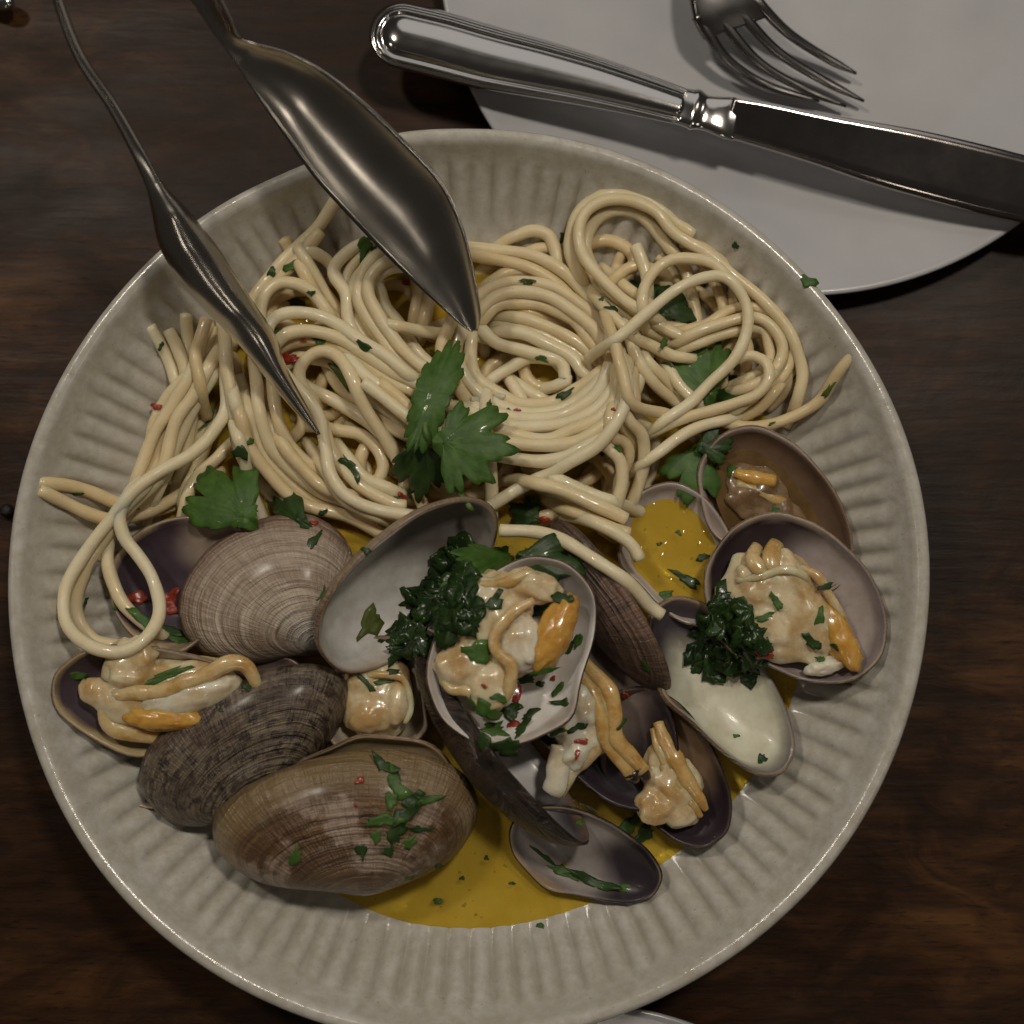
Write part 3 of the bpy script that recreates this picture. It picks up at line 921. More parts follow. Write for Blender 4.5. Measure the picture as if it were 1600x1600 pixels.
for (cx, cy, r) in cents:
    a0 = frng.uniform(0, 2 * pi); sw = frng.uniform(2.2, 4.2); e = frng.uniform(0.6, 0.95); ro = frng.uniform(0, pi)
    pts = []
    for k in range(9):
        a = a0 + sw * k / 8
        x, y = r * math.cos(a), e * r * math.sin(a)
        pts.append((cx + x * math.cos(ro) - y * math.sin(ro), cy + x * math.sin(ro) + y * math.cos(ro)))
    sp(DEEP, pts, m=2)

# --- left side
sp('spaghetti end resting highest on the left wall of the bowl', [(60, 753), (105, 759), (142, 769), (180, 784), (225, 800), (270, 790)], m=2, free='s')
sp('spaghetti end lying just below another on the left wall', [(62, 766), (99, 784), (142, 803), (180, 812), (230, 800), (280, 775), (330, 745)], m=2, free='s')
sp('short spaghetti end poking up at the left edge of the pasta', [(264, 516), (278, 548), (290, 580), (300, 640), (292, 700), (283, 740)], free='s')
sp('spaghetti strand running down the left edge of the pasta', [(352, 540), (318, 566), (284, 597), (258, 625), (242, 662), (233, 703), (226, 745), (205, 790), (180, 830)])
sp('spaghetti strand second from the left edge running downwards', [(330, 566), (308, 609), (280, 647), (266, 690), (256, 725), (235, 765)])
sp(DEEP, [(372, 600), (340, 650), (320, 700), (300, 745), (286, 794), (320, 800), (350, 780)])
sp(DEEP, [(361, 694), (339, 716), (312, 741), (294, 772), (286, 800)])
sp('spaghetti end tucked under the left tong tip', [(322, 498), (312, 530), (306, 560), (312, 600)], m=2, free='s')
sp('inner of the three strands in the hanging left loop', [(250, 745), (205, 790), (176, 822), (169, 863), (172, 900), (188, 935), (212, 963), (240, 985)], zmin=24)
sp('middle strand of the hanging left loop', [(230, 755), (190, 800), (156, 852), (131, 894), (120, 935), (125, 972), (146, 1000), (178, 1008)], zmin=22)
sp('outer spaghetti strand looping out over the purple shell at left', [(352, 560), (354, 609), (349, 647), (330, 681), (299, 709), (255, 734), (214, 762), (186, 794), (153, 838), (122, 879), (103, 922), (100, 963), (116, 991), (147, 1013), (181, 1019), (216, 1007), (241, 979), (250, 944), (238, 904), (216, 869), (194, 838), (186, 806), (200, 775)], zmin=27, obst=True, m=1)

# --- lower left sweeps
sp('outermost curving strand above the beige clam', [(352, 545), (358, 600), (366, 650), (374, 703), (405, 753), (449, 794), (502, 819), (549, 831), (600, 836)], free='e')
sp('long curving strand second above the beige clam', [(366, 620), (380, 665), (395, 700), (418, 734), (455, 772), (502, 797), (549, 812), (600, 822), (645, 822)], m=1, free='e')
sp('curving strand inside the lower left sweep', [(400, 600), (405, 638), (418, 688), (449, 728), (492, 762), (540, 785), (600, 803), (650, 806)], free='e')
sp(DEEP, [(425, 590), (430, 631), (438, 669), (464, 709), (502, 741), (540, 757)], m=2)
sp(DEEP, [(440, 690), (470, 730), (500, 758), (540, 772)], m=2)
sp('pale straight strand end above the parsley leaf at left', [(372, 680), (380, 709), (392, 766), (411, 816)], m=1, free='e')
sp('small tight loop below the left tong tip', [(500, 668), (527, 672), (568, 680), (592, 705), (597, 736), (580, 758), (552, 750), (535, 725)])
sp('spaghetti end curving along to the white-lined shell', [(505, 671), (527, 721), (561, 758), (605, 783), (634, 790)], free='e')

# --- middle left bundle
sp('straight thick strand rising to the right tong spoon', [(560, 262), (540, 290), (500, 350), (462, 390), (428, 424), (398, 466), (380, 500)], zmin=22, free='s')
sp('straight strand beside the one under the right tong spoon', [(500, 362), (470, 400), (440, 432), (412, 466), (398, 492)], zmin=19, m=2, free='s')
sp('strand fanning down from the upper left of the pasta', [(472, 396), (490, 426), (508, 458), (528, 486), (548, 512), (580, 545), (620, 572), (650, 590)], ns=2)
sp('strand at the right of the upper left fan', [(486, 392), (512, 408), (530, 436), (546, 466), (560, 494), (580, 524), (610, 552), (650, 578)], ns=2)
sp(DEEP, [(470, 418), (482, 440), (498, 470), (520, 495), (545, 520)], m=2)
sp(DEEP, [(556, 402), (546, 424), (546, 450), (553, 482), (568, 512), (592, 545), (630, 572)], m=2)
sp('curved strand bending down left of the right tong spoon', [(600, 402), (574, 416), (558, 436), (556, 458), (566, 488), (584, 516), (608, 545), (636, 570), (668, 592)])
sp('u-shaped strand just left of the right tong spoon', [(640, 398), (604, 408), (580, 430), (576, 458), (588, 486), (606, 516), (632, 548), (655, 570), (690, 592)])
sp('small arched strand high in the left of the pasta', [(408, 510), (408, 480), (416, 458), (434, 444), (456, 442), (480, 450), (496, 466), (512, 488)])
sp('broad strand curving under the left arches', [(428, 548), (455, 536), (490, 530), (530, 540), (562, 562), (600, 590), (645, 612)], m=2)
sp('second arched strand sweeping towards the parsley sprig', [(432, 536), (450, 522), (476, 516), (504, 520), (536, 532), (562, 548), (590, 566), (620, 584), (650, 600), (680, 618)])
sp(DEEP, [(550, 566), (575, 590), (605, 612), (640, 640), (668, 662)], m=1)
sp('cut spaghetti end pointing up left of the parsley sprig', [(568, 598), (596, 618), (620, 638), (650, 662), (680, 690)], m=1, free='s')
sp('thick strand running diagonally under the small arch', [(470, 596), (482, 604), (510, 620), (540, 637), (572, 656), (600, 682)], m=1, free='s')
sp('small arched strand ending by the white-lined shell', [(476, 610), (468, 590), (470, 572), (482, 557), (500, 549), (520, 553), (538, 568), (550, 590), (559, 616), (572, 640), (590, 668), (607, 695), (628, 728), (650, 768), (664, 797)], free='e')
sp('large arched strand turning back past the left tong tip', [(640, 585), (610, 562), (580, 542), (556, 526), (532, 510), (508, 498), (480, 489), (450, 488), (428, 498), (418, 520), (424, 552), (444, 582), (466, 606), (486, 632), (502, 660), (508, 695), (514, 734), (533, 766), (561, 787), (600, 800), (642, 805)], m=1, free='e')

# --- central nest
sp(DEEP, [(767, 442), (792, 426), (824, 424), (855, 440), (880, 465)], m=2)
sp(DEEP, [(800, 372), (830, 360), (858, 368), (868, 395), (872, 425)], m=0)
sp(DEEP, [(650, 440), (652, 470), (648, 500)], m=2)
sp(DEEP, [(672, 455), (668, 485), (662, 510)], m=2)
sp('outer arc of the nest passing right of the tong tip', [(740, 388), (792, 392), (839, 402), (880, 424), (914, 458), (941, 492), (969, 539), (985, 577), (1010, 624), (1029, 670), (1040, 700)])
sp(DEEP, [(748, 400), (795, 410), (840, 424), (872, 445), (900, 475)], m=2)
sp('long horizontal strand crossing under the tong tip', [(612, 508), (655, 517), (705, 522), (755, 528), (808, 536), (855, 555), (880, 580), (884, 606), (870, 624)])
sp(DEEP, [(792, 590), (824, 611), (855, 627)], m=1)
sp(DEEP, [(800, 600), (815, 625), (822, 640)], m=1)
sp('short cut end lying inside the nest', [(764, 597), (790, 578), (822, 560), (850, 560)], m=1, free='s')
sp('inner turn of the nest', [(774, 490), (792, 511), (839, 524), (886, 549), (907, 578), (909, 602), (895, 620)])
sp('second inner turn of the nest', [(800, 496), (825, 500), (860, 512), (905, 537), (932, 562), (948, 584)])
sp('third turn of the nest curving all the way round', [(745, 492), (770, 466), (808, 455), (855, 464), (902, 490), (934, 524), (955, 564), (957, 605), (939, 639), (902, 664), (845, 675), (796, 668)])
sp('wide flat turn at the left of the nest', [(722, 515), (714, 545), (720, 575), (738, 604), (771, 630), (818, 645), (871, 642), (918, 614), (945, 585)], m=1)
sp('lower turn of the nest', [(736, 644), (777, 661), (824, 668), (886, 660), (933, 638), (962, 600), (968, 565)], m=1)
sp('lowest full turn of the nest', [(750, 676), (792, 690), (855, 697), (902, 688), (945, 664), (970, 628), (978, 590)])
sp(DEEP, [(742, 700), (790, 715), (850, 720), (900, 706), (940, 685)], m=1)
sp(DEEP, [(760, 660), (762, 700), (768, 740), (768, 795)], m=1)
sp(DEEP, [(864, 764), (902, 757), (935, 738), (955, 712)], m=2)
sp(DEEP, [(936, 722), (955, 744), (952, 772), (940, 795)], m=2)
sp('upright curved strand right of the nest', [(975, 640), (985, 660), (1003, 682), (1007, 717), (998, 755), (988, 785)])
sp(DEEP, [(950, 700), (968, 720), (972, 755), (965, 785)], m=0)
sp('long diagonal strand sweeping up round the right of the nest', [(758, 795), (792, 774), (839, 749), (886, 725), (933, 697), (962, 662), (978, 625), (980, 592), (970, 561)], m=1)
sp('strand end pointing at the yellow broth shell', [(840, 755), (865, 762), (902, 777), (949, 796), (978, 812)], free='e')
sp(DEEP, [(895, 800), (930, 815), (960, 826), (984, 834)], m=2, free='e')

# --- right side
sp('bundle strand running down to the parsley at right', [(979, 517), (997, 561), (1022, 599), (1060, 632), (1090, 655)])
sp(DEEP, [(1005, 510), (1033, 558), (1062, 602), (1090, 630)], m=1)
sp(DEEP, [(960, 436), (979, 420), (1000, 416), (1030, 425)], m=2)
sp('short spaghetti tip poking up inside the upper right loop', [(992, 384), (1003, 408), (1011, 430), (1013, 452)], m=1, free='s')
sp(DEEP, [(1060, 440), (1080, 470), (1090, 500), (1085, 530)], m=2)
sp(DEEP, [(1120, 450), (1130, 480), (1128, 510)], m=2)
sp(DEEP, [(1160, 520), (1170, 550), (1165, 580)], m=2)
sp('strand crossing behind the right parsley leaf', [(966, 466), (1010, 494), (1035, 511), (1063, 526), (1085, 534)])
sp('wavy strand at the right curling round', [(1076, 526), (1110, 511), (1147, 499), (1179, 496), (1204, 508), (1221, 536), (1219, 565), (1200, 590), (1170, 605)])
sp(DEEP, [(1154, 655), (1188, 636), (1214, 608)], m=2)
sp(DEEP, [(1150, 640), (1180, 618), (1203, 590)], m=0)
sp(DEEP, [(1135, 661), (1172, 674), (1197, 689), (1218, 713)], m=2)
sp('spaghetti end climbing the right wall of the bowl', [(1110, 650), (1141, 662), (1188, 667), (1235, 652), (1276, 630), (1297, 602), (1316, 574), (1335, 549)], m=2, free='e')
sp('innermost strand of the upper right loop', [(1000, 488), (954, 455), (926, 417), (916, 380), (929, 346), (960, 328), (994, 334), (1022, 358), (1047, 388), (1070, 420), (1080, 455)])
sp('outermost strand of the upper right loop', [(905, 432), (893, 400), (891, 370), (899, 340), (922, 316), (956, 303), (1000, 307), (1042, 336)])
sp('long strand looping over the top right and down the wall', [(1010, 490), (966, 461), (932, 427), (910, 396), (904, 364), (916, 333), (947, 313), (985, 313), (1022, 330), (1047, 358), (1079, 380), (1116, 405), (1157, 439), (1197, 474), (1229, 511), (1247, 549), (1253, 586), (1247, 620)], m=0)
sp('small arch left of the big right loop', [(1004, 480), (1007, 449), (1022, 424), (1052, 405), (1085, 404), (1116, 414), (1143, 438)])
sp('strand curling below the right parsley leaf', [(1029, 672), (1079, 650), (1141, 633), (1182, 617), (1200, 592), (1196, 567), (1172, 556), (1150, 562)])
sp('strand end lying under the right hand tangle', [(1012, 720), (1054, 688), (1094, 667), (1135, 655)], m=1)
sp('big open loop on top of the right hand tangle', [(960, 530), (1001, 499), (1047, 458), (1094, 436), (1132, 433), (1157, 455), (1168, 492), (1164, 530), (1141, 567), (1104, 605), (1072, 633), (1030, 664)], m=1)
sp('single strand draped over the dusky shell', [(782, 829), (830, 830), (880, 845), (930, 875), (980, 910), (1018, 948), (1035, 962)], obst=True, zmin=30, m=1, free='se')
sp('strand end beside the draped strand and yellow broth shell', [(930, 818), (962, 832), (985, 850), (1000, 875)], m=1, zmin=22, free='e')

# close neighbours running alongside the traced strands
ALONG = 'spaghetti strand running close beside another in the tangle'
S2 = []
crng = np.random.default_rng(11)
for i, (lab, pts, kw) in enumerate(S):
    far = [q for q in pts if q[0] < 215 or q[1] > 812 or q[0] > 1255]
    single = any(k in lab for k in ('big open loop', 'loop', 'small arch', 'large arched', 'second arched', 'long diagonal', 'curling below', 'horizontal strand', 'outer arc', 'fan'))
    if lab != DEEP and not single and not kw.get('obst') and not far and 'zmin' not in kw and len(pts) >= 5:
        for off in ((15.0, -14.0), (-15.0, 28.0), (14.0, -14.0, 27.0))[i % 3]:
            a = np.array(pts, float)
            t = np.gradient(a, axis=0); t /= np.linalg.norm(t, axis=1)[:, None] + 1e-9
            n_ = np.stack([-t[:, 1], t[:, 0]], 1)
            o_ = off * (1 + crng.normal(0, 0.22, len(a)))
            b = a + n_ * o_[:, None]
            if 'e' in kw.get('free', '') or 's' in kw.get('free', ''): b = b[1:-1]
            if len(b) >= 3: S2.append((ALONG, [tuple(q) for q in b], dict(m=int(crng.integers(0, 3)))))
    S2.append((lab, pts, kw))
S = S2

# obstacles: upper faces of the shells
bpy.context.view_layer.update()
obs = []
for o in bpy.data.objects:
    if o.type == 'MESH' and o.name.startswith(('valve', 'meat', 'mantle')):
        n = len(o.data.vertices)
        a = np.empty(n * 3, dtype=np.float32); o.data.vertices.foreach_get('co', a)
        obs.append(a.reshape(-1, 3) + np.array(ORG[o.name])[None])
OBS = np.concatenate(obs)


def smooth1(z, w):
    k = np.ones(2 * w + 1) / (2 * w + 1)
    return np.convolve(np.pad(z, w, mode='edge'), k, mode='valid')


NEXT = 8


def strand_px(pts, kw):
    """traced line, with hidden ends carried on so that they run in under the neighbours"""
    p2 = catmull(np.array(pts, dtype=float), 7.0)
    free = kw.get('free', '')
    pre, post = 0, 0
    if 's' not in free:
        t0 = p2[0] - p2[2]; t1 = p2[2] - p2[4] if len(p2) > 5 else t0
        da = max(-0.12, min(0.12, 0.5 * math.remainder(math.atan2(t0[1], t0[0]) - math.atan2(t1[1], t1[0]), 2 * pi)))
        a = math.atan2(t0[1], t0[0]); q = p2[0].copy(); ex = []
        ne = kw.get('ns', NEXT)
        for k in range(ne):
            a += da; q = q + 6.5 * np.array([math.cos(a), math.sin(a)]); ex.append(q)
        p2 = np.vstack([np.array(ex)[::-1], p2]); pre = ne
    if 'e' not in free:
        t0 = p2[-1] - p2[-3]; t1 = p2[-3] - p2[-5] if len(p2) > 5 else t0
        da = max(-0.12, min(0.12, 0.5 * math.remainder(math.atan2(t0[1], t0[0]) - math.atan2(t1[1], t1[0]), 2 * pi)))
        a = math.atan2(t0[1], t0[0]); q = p2[-1].copy(); ex = []
        for k in range(NEXT):
            a += da; q = q + 6.5 * np.array([math.cos(a), math.sin(a)]); ex.append(q)
        p2 = np.vstack([p2, np.array(ex)]); post = NEXT
    return p2, pre, post


def stack(zs=None):
    """drop the strands in order onto the bowl and each other"""
    done = np.zeros((0, 3))
    out = []
    R2 = 2 * RP * MM * 0.90
    for i, (lab, pts, kw) in enumerate(S):
        p2, pre, post = strand_px(pts, kw)
        zg = np.full(len(p2), 0.022) if zs is None else zs[i]
        w3 = unproj(p2, zg)
        flo = bowl_z(w3[:, 0], w3[:, 1]) + RP * MM * 1.0
        req = flo.copy()
        if 'zmin' in kw: req = np.maximum(req, kw['zmin'] * MM)
        if len(done):
            d2 = (w3[:, None, 0] - done[None, :, 0]) ** 2 + (w3[:, None, 1] - done[None, :, 1]) ** 2
            cand = np.where(d2 < R2 ** 2, done[None, :, 2] + np.sqrt(np.maximum(R2 ** 2 - d2, 0)), 0)
            req = np.maximum(req, cand.max(1))
        if kw.get('obst'):
            r1 = RP * MM * 1.05
            d2 = (w3[:, None, 0] - OBS[None, :, 0]) ** 2 + (w3[:, None, 1] - OBS[None, :, 1]) ** 2
            cand = np.where(d2 < r1 ** 2, OBS[None, :, 2] + np.sqrt(np.maximum(r1 ** 2 - d2, 0)), 0)
            req = np.maximum(req, cand.max(1))
        n = len(req)
        core = slice(pre, n - post)
        z = req[core].copy()
        for it in range(14):
            z = np.maximum(req[core] - 0.0009, smooth1(z, 4))
        z = smooth1(z, 2)
        zcap = 0.038 if not kw.get('obst') else 0.060
        z = np.where(z > zcap, zcap + (z - zcap) * 0.25, z)
        full = np.empty(n)
        full[core] = z
        for k in range(1, pre + 1):
            full[pre - k] = max(z[0] - 0.0022 * (k / 2.0) ** 1.35, flo[pre - k] - 0.001)
        for k in range(1, post + 1):
            full[n - post - 1 + k] = max(z[-1] - 0.0022 * (k / 2.0) ** 1.35, flo[n - post - 1 + k] - 0.001)
        full = smooth1(full, 2)
        w3[:, 2] = full
        out.append(w3)
        done = np.vstack([done, w3[core]])
    return out


paths = stack()
paths = stack([p[:, 2] for p in paths])
for i, ((lab, pts, kw), w3) in enumerate(zip(S, paths)):
    p2, pre, post = strand_px(pts, kw)
    w3 = unproj(p2, w3[:, 2])
    n = len(w3)
    w3 = w3 + 0.00016 * np.stack([np.sin(np.arange(n) * 0.55 + i), np.cos(np.arange(n) * 0.43 + 2 * i), 0.6 * np.sin(np.arange(n) * 0.7 + 3 * i)], 1)
    rad = RP * MM * (1 + 0.035 * np.sin(np.arange(n) * 0.35 + i) + 0.02 * np.sin(np.arange(n) * 0.9 + 2 * i)) * (0.97 + 0.06 * ((i * 37) % 10) / 10) * (1.06 - 0.14 * min(1.0, max(0.0, (np.mean([q[0] for q in pts]) - 930) / 160)))
    V, F = tube_mesh(w3, rad, 12, 0.93)
    o = mk('spaghetti_strand', V, F, PASTA[kw.get('m', 0)])
    tag(o, lab, 'spaghetti', 'covered spaghetti strands' if lab == DEEP else ('paired spaghetti strands' if lab == ALONG else GL))

# ------------------------------------------------------------------ tongs
def sheet(name, parent, rows, thick, mat, bulge, nv=16, nu=40, bias=None, cut=None):
    """rows: [(Lpx,Lpy,Lz, Rpx,Rpy,Rz, bulge_scale)] lofted into a curved plate"""
    r = np.array(rows, dtype=float)
    L = np.array([P(a[0], a[1], a[2] * MM) for a in r])
    R = np.array([P(a[3], a[4], a[5] * MM) for a in r])
    b = r[:, 6]
    def res(A):
        t = np.linspace(0, 1, len(A)); q = catmull3(A, nu)
        return q
    Ls, Rs = res(L), res(R)
    bs = np.interp(np.linspace(0, 1, len(Ls)), np.linspace(0, 1, len(b)), b)
    V = []
    top = []
    for i in range(len(Ls)):
        ax = Ls[min(i + 1, len(Ls) - 1)] - Ls[max(i - 1, 0)]
        ac = Rs[i] - Ls[i]
        nn = np.cross(ac, ax); nn /= np.linalg.norm(nn) + 1e-12
        if nn[2] < 0: nn = -nn
        for k in range(nv + 1):
            t = k / nv
            p = Ls[i] * (1 - t) + Rs[i] * t + nn * bs[i] * bulge * MM * (1 - abs(2 * t - 1) ** 2.2)
            top.append((p, nn))
    if cut is not None:
        kc = int(round(cut[1] / (len(rows) - 1) * (nu - 1)))
        lo_ = top[:(kc + 1) * (nv + 1)]; hi_ = top[kc * (nv + 1):]
        return [solid_sheet(cut[0], parent, lo_, nv, thick, mat, (True, False)), solid_sheet(name, parent, hi_, nv, thick, mat, (False, True))]
    return solid_sheet(name, parent, top, nv, thick, mat)


def solid_sheet(name, parent, top, nv, thick, mat, caps=(True, True)):
    V = []
    n = len(top)
    for p, nn in top: V.append(p + nn * thick * MM / 2)
    for p, nn in top: V.append(p - nn * thick * MM / 2)
    F = []
    W = nv + 1
    H_ = n // W
    for i in range(H_ - 1):
        for k in range(nv):
            a, b_, c_, d_ = i * W + k, i * W + k + 1, (i + 1) * W + k + 1, (i + 1) * W + k
            F.append((a, b_, c_, d_)); F.append((n + d_, n + c_, n + b_, n + a))
    for i in range(H_ - 1):
        a, d_ = i * W, (i + 1) * W
        F.append((a, d_, n + d_, n + a))
        a, d_ = i * W + nv, (i + 1) * W + nv
        F.append((d_, a, n + a, n + d_))
    for k in range(nv):
        if caps[0]: F.append((k + 1, k, n + k, n + k + 1))
        a = (H_ - 1) * W
        if caps[1]: F.append((a + k, a + k + 1, n + a + k + 1, n + a + k))
    o = mk(name, V, F, mat, parent)
    return o


def catmull3(A, n):
    A = np.asarray(A, float)
    p = np.vstack([2 * A[0] - A[1], A, 2 * A[-1] - A[-2]])
    m = len(A) - 1
    out = []
    for q in np.linspace(0, m, n):
        i = min(int(q), m - 1); t = q - i
        a, b, c, d = p[i], p[i + 1], p[i + 2], p[i + 3]
        out.append(0.5 * ((2 * b) + (-a + c) * t + (2 * a - 5 * b + 4 * c - d) * t * t + (-a + 3 * b - 3 * c + d) * t ** 3))
    return np.array(out)


T = thing('serving_tongs', P(330, 60, 0.04), 'steel serving tongs with two pointed spoon ends dipping into the pasta', 'tongs')
# right spoon: seen into its hollow side
sheet('spoon', T, [(262, -70, 98, 304, -84, 102, 0.12), (300, -2, 91.5, 340, -12, 95.5, 0.12), (332, 46, 85.5, 362, 32, 89, 0.15), (354, 76, 81, 374, 58, 84.5, 0.15),
                   (372, 104, 77.5, 402, 68, 82.5, 0.25), (402, 150, 72, 446, 80, 79.5, 0.6), (440, 205, 66, 500, 106, 76, 0.9), (490, 276, 59, 570, 160, 71, 1.0),
                   (540, 332, 53, 635, 222, 65, 1.0), (590, 385, 48, 690, 282, 59, 1.0), (640, 434, 43, 722, 350, 53, 0.9), (690, 480, 39, 742, 430, 46, 0.6),
                   (722, 508, 36, 751, 490, 40, 0.3), (738, 517, 35, 747, 515, 36, 0.05)], 1.0, M['tong_steel'], -4.0, nu=80, cut=('arm', 4))
# left spoon: seen from its back
sheet('spoon', T, [(64, -90, 100, 74, -94, 97, 0.06), (84, -2, 93, 95, -6, 90, 0.06), (118, 90, 87, 130, 84, 84, 0.06), (170, 170, 81, 182, 162, 78, 0.08), (206, 238, 76, 222, 231, 73, 0.10), (229, 292, 72, 252, 284, 70, 0.25),
                   (237, 330, 68, 292, 326, 64, 0.7), (250, 388, 62, 336, 380, 57, 0.8), (285, 444, 56, 368, 430, 51, 0.8),
                   (330, 494, 50, 400, 478, 46, 0.8), (372, 537, 45.5, 430, 523, 42, 0.6), (415, 590, 41, 448, 575, 39.5, 0.5), (462, 645, 37.5, 480, 635, 37, 0.25), (496, 680, 35.5, 501, 678, 35.5, 0.02)], 0.9, M['tong_steel'], 7.0, nu=90, cut=('arm', 5))

# ------------------------------------------------------------------ knife
Kn = thing('table_knife', P(860, 110, 0.014), 'shiny steel table knife lying across the white plate', 'knife')
KZ = 19.0


def knife_handle():
    mid = [(628, 55), (690, 70), (760, 89), (840, 107), (920, 126), (1000, 148), (1062, 166)]
    hw = [52, 52.5, 51, 47, 41.5, 35, 30]
    A = catmull3(np.array([(*m, 0) for m in mid], float), 60)[:, :2]
    W = np.interp(np.linspace(0, 1, 60), np.linspace(0, 1, 7), hw)
    ring, spine = [], []
    t = np.gradient(A, axis=0); t /= np.linalg.norm(t, axis=1)[:, None]
    nrm = np.stack([-t[:, 1], t[:, 0]], 1)
    for i in range(60): ring.append(A[i] + nrm[i] * W[i]); spine.append(A[i])
    for k in range(1, 9):
        a = pi / 2 - pi * k / 9
        e = A[-1] + t[-1] * W[-1] * 0.5 * math.cos(a) + nrm[-1] * W[-1] * math.sin(a)
        ring.append(e); spine.append(A[-1])
    for i in range(59, -1, -1): ring.append(A[i] - nrm[i] * W[i]); spine.append(A[i])
    for k in range(1, 20):
        a = -pi / 2 - pi * k / 20
        e = A[0] + t[0] * W[0] * math.cos(a) + nrm[0] * W[0] * math.sin(a)
        ring.append(e); spine.append(A[0])
    ring = np.array(ring); spine = np.array(spine)
    fr = [0, 0.02, 0.06, 0.10, 0.14, 0.18, 0.22, 0.26, 0.30, 0.34, 0.38, 0.42, 0.48, 0.56, 0.66, 0.78, 0.9, 1.0]
    hz = [0, 0.8, 1.5, 1.75, 1.55, 1.75, 2.25, 2.45, 2.2, 1.9, 1.75, 1.95, 2.4, 2.8, 3.15, 3.4, 3.5, 3.55]
    n = len(ring)
    V, F = [], []
    for f, h in zip(fr, hz):
        q = ring * (1 - f) + spine * f
        V.append(unproj(q, np.full(n, (KZ + h) * MM)))
    for f, h in zip(fr, hz):
        q = ring * (1 - f) + spine * f
        V.append(unproj(q, np.full(n, (KZ - 0.8 * h) * MM)))
    V = np.concatenate(V)
    m = len(fr)
    for j in range(m - 1):
        for k in range(n):
            k2 = (k + 1) % n
            F.append((j * n + k, j * n + k2, (j + 1) * n + k2, (j + 1) * n + k))
            o_ = m * n
            F.append((o_ + j * n + k2, o_ + j * n + k, o_ + (j + 1) * n + k, o_ + (j + 1) * n + k2))
    return mk('handle', V, F, M['steel'], Kn)


knife_handle()
# bolster
rows = []
mid = np.array([(1062, 166), (1078, 170), (1086, 172), (1100, 176), (1118, 180), (1135, 184), (1152, 187)], float)
hw = [29, 31, 33, 28, 30, 33, 34]; hz = [2.4, 3.0, 3.1, 2.3, 2.3, 2.0, 1.2]
V, F = [], []
t = np.gradient(mid, axis=0); t /= np.linalg.norm(t, axis=1)[:, None]
nrm = np.stack([-t[:, 1], t[:, 0]], 1)
fine = catmull3(np.column_stack([mid, hw]), 30); fz = catmull3(np.column_stack([hz, hz, hz]), 30)[:, 0]
for i in range(30):
    nn = nrm[min(6, int(i / 30 * 7))]
    for k in range(20):
        a = 2 * pi * k / 20
        sx = math.copysign(abs(math.cos(a)) ** 0.7, math.cos(a)); sz = math.copysign(abs(math.sin(a)) ** 0.7, math.sin(a))
        q = fine[i, :2] + nn * fine[i, 2] * sx
        V.append(P(q[0], q[1], (KZ + fz[i] * sz) * MM))
for i in range(29):
    for k in range(20):
        k2 = (k + 1) % 20
        F.append((i * 20 + k, i * 20 + k2, (i + 1) * 20 + k2, (i + 1) * 20 + k))
F.append(tuple(range(20))); F.append(tuple(range(580, 600)))
mk('bolster', [tuple(q) for q in V], F, M['steel'], Kn)
# blade
up = catmull3(np.array([(1146, 152, 0), (1200, 160, 0), (1300, 180, 0), (1450, 206, 0), (1600, 242, 0), (1720, 276, 0)], float), 30)
lo = catmull3(np.array([(1128, 214, 0), (1170, 226, 0), (1262, 254, 0), (1400, 299, 0), (1600, 348, 0), (1730, 360, 0)], float), 30)
V, F = [], []
nv = 8
for i in range(30):
    for k in range(nv + 1):
        f = k / nv
        q = up[i] * (1 - f) + lo[i] * f
        th = 0.9 * (1 - max(0, f - 0.875) / 0.125 * 0.85)
        zc = KZ + 0.2 + (0.5 - f) * 4.2
        V.append(tuple(P(q[0], q[1], (zc + th) * MM)))
for i in range(30):
    for k in range(nv + 1):
        f = k / nv
        q = up[i] * (1 - f) + lo[i] * f
        th = 0.9 * (1 - max(0, f - 0.875) / 0.125 * 0.85)
        zc = KZ + 0.2 + (0.5 - f) * 4.2
        V.append(tuple(P(q[0], q[1], (zc - th) * MM)))
W_ = nv + 1; n = 30 * W_
for i in range(29):
    for k in range(nv):
        a, b_, c_, d_ = i * W_ + k, i * W_ + k + 1, (i + 1) * W_ + k + 1, (i + 1) * W_ + k
        F.append((a, b_, c_, d_)); F.append((n + d_, n + c_, n + b_, n + a))
    a, d_ = i * W_, (i + 1) * W_
    F.append((a, d_, n + d_, n + a))
    a, d_ = i * W_ + nv, (i + 1) * W_ + nv
    F.append((d_, a, n + a, n + d_))
for k in range(nv):
    F.append((k + 1, k, n + k, n + k + 1)); a = 29 * W_
    F.append((a + k, a + k + 1, n + a + k + 1, n + a + k))
mk('blade', V, F, M['blade_steel'], Kn)

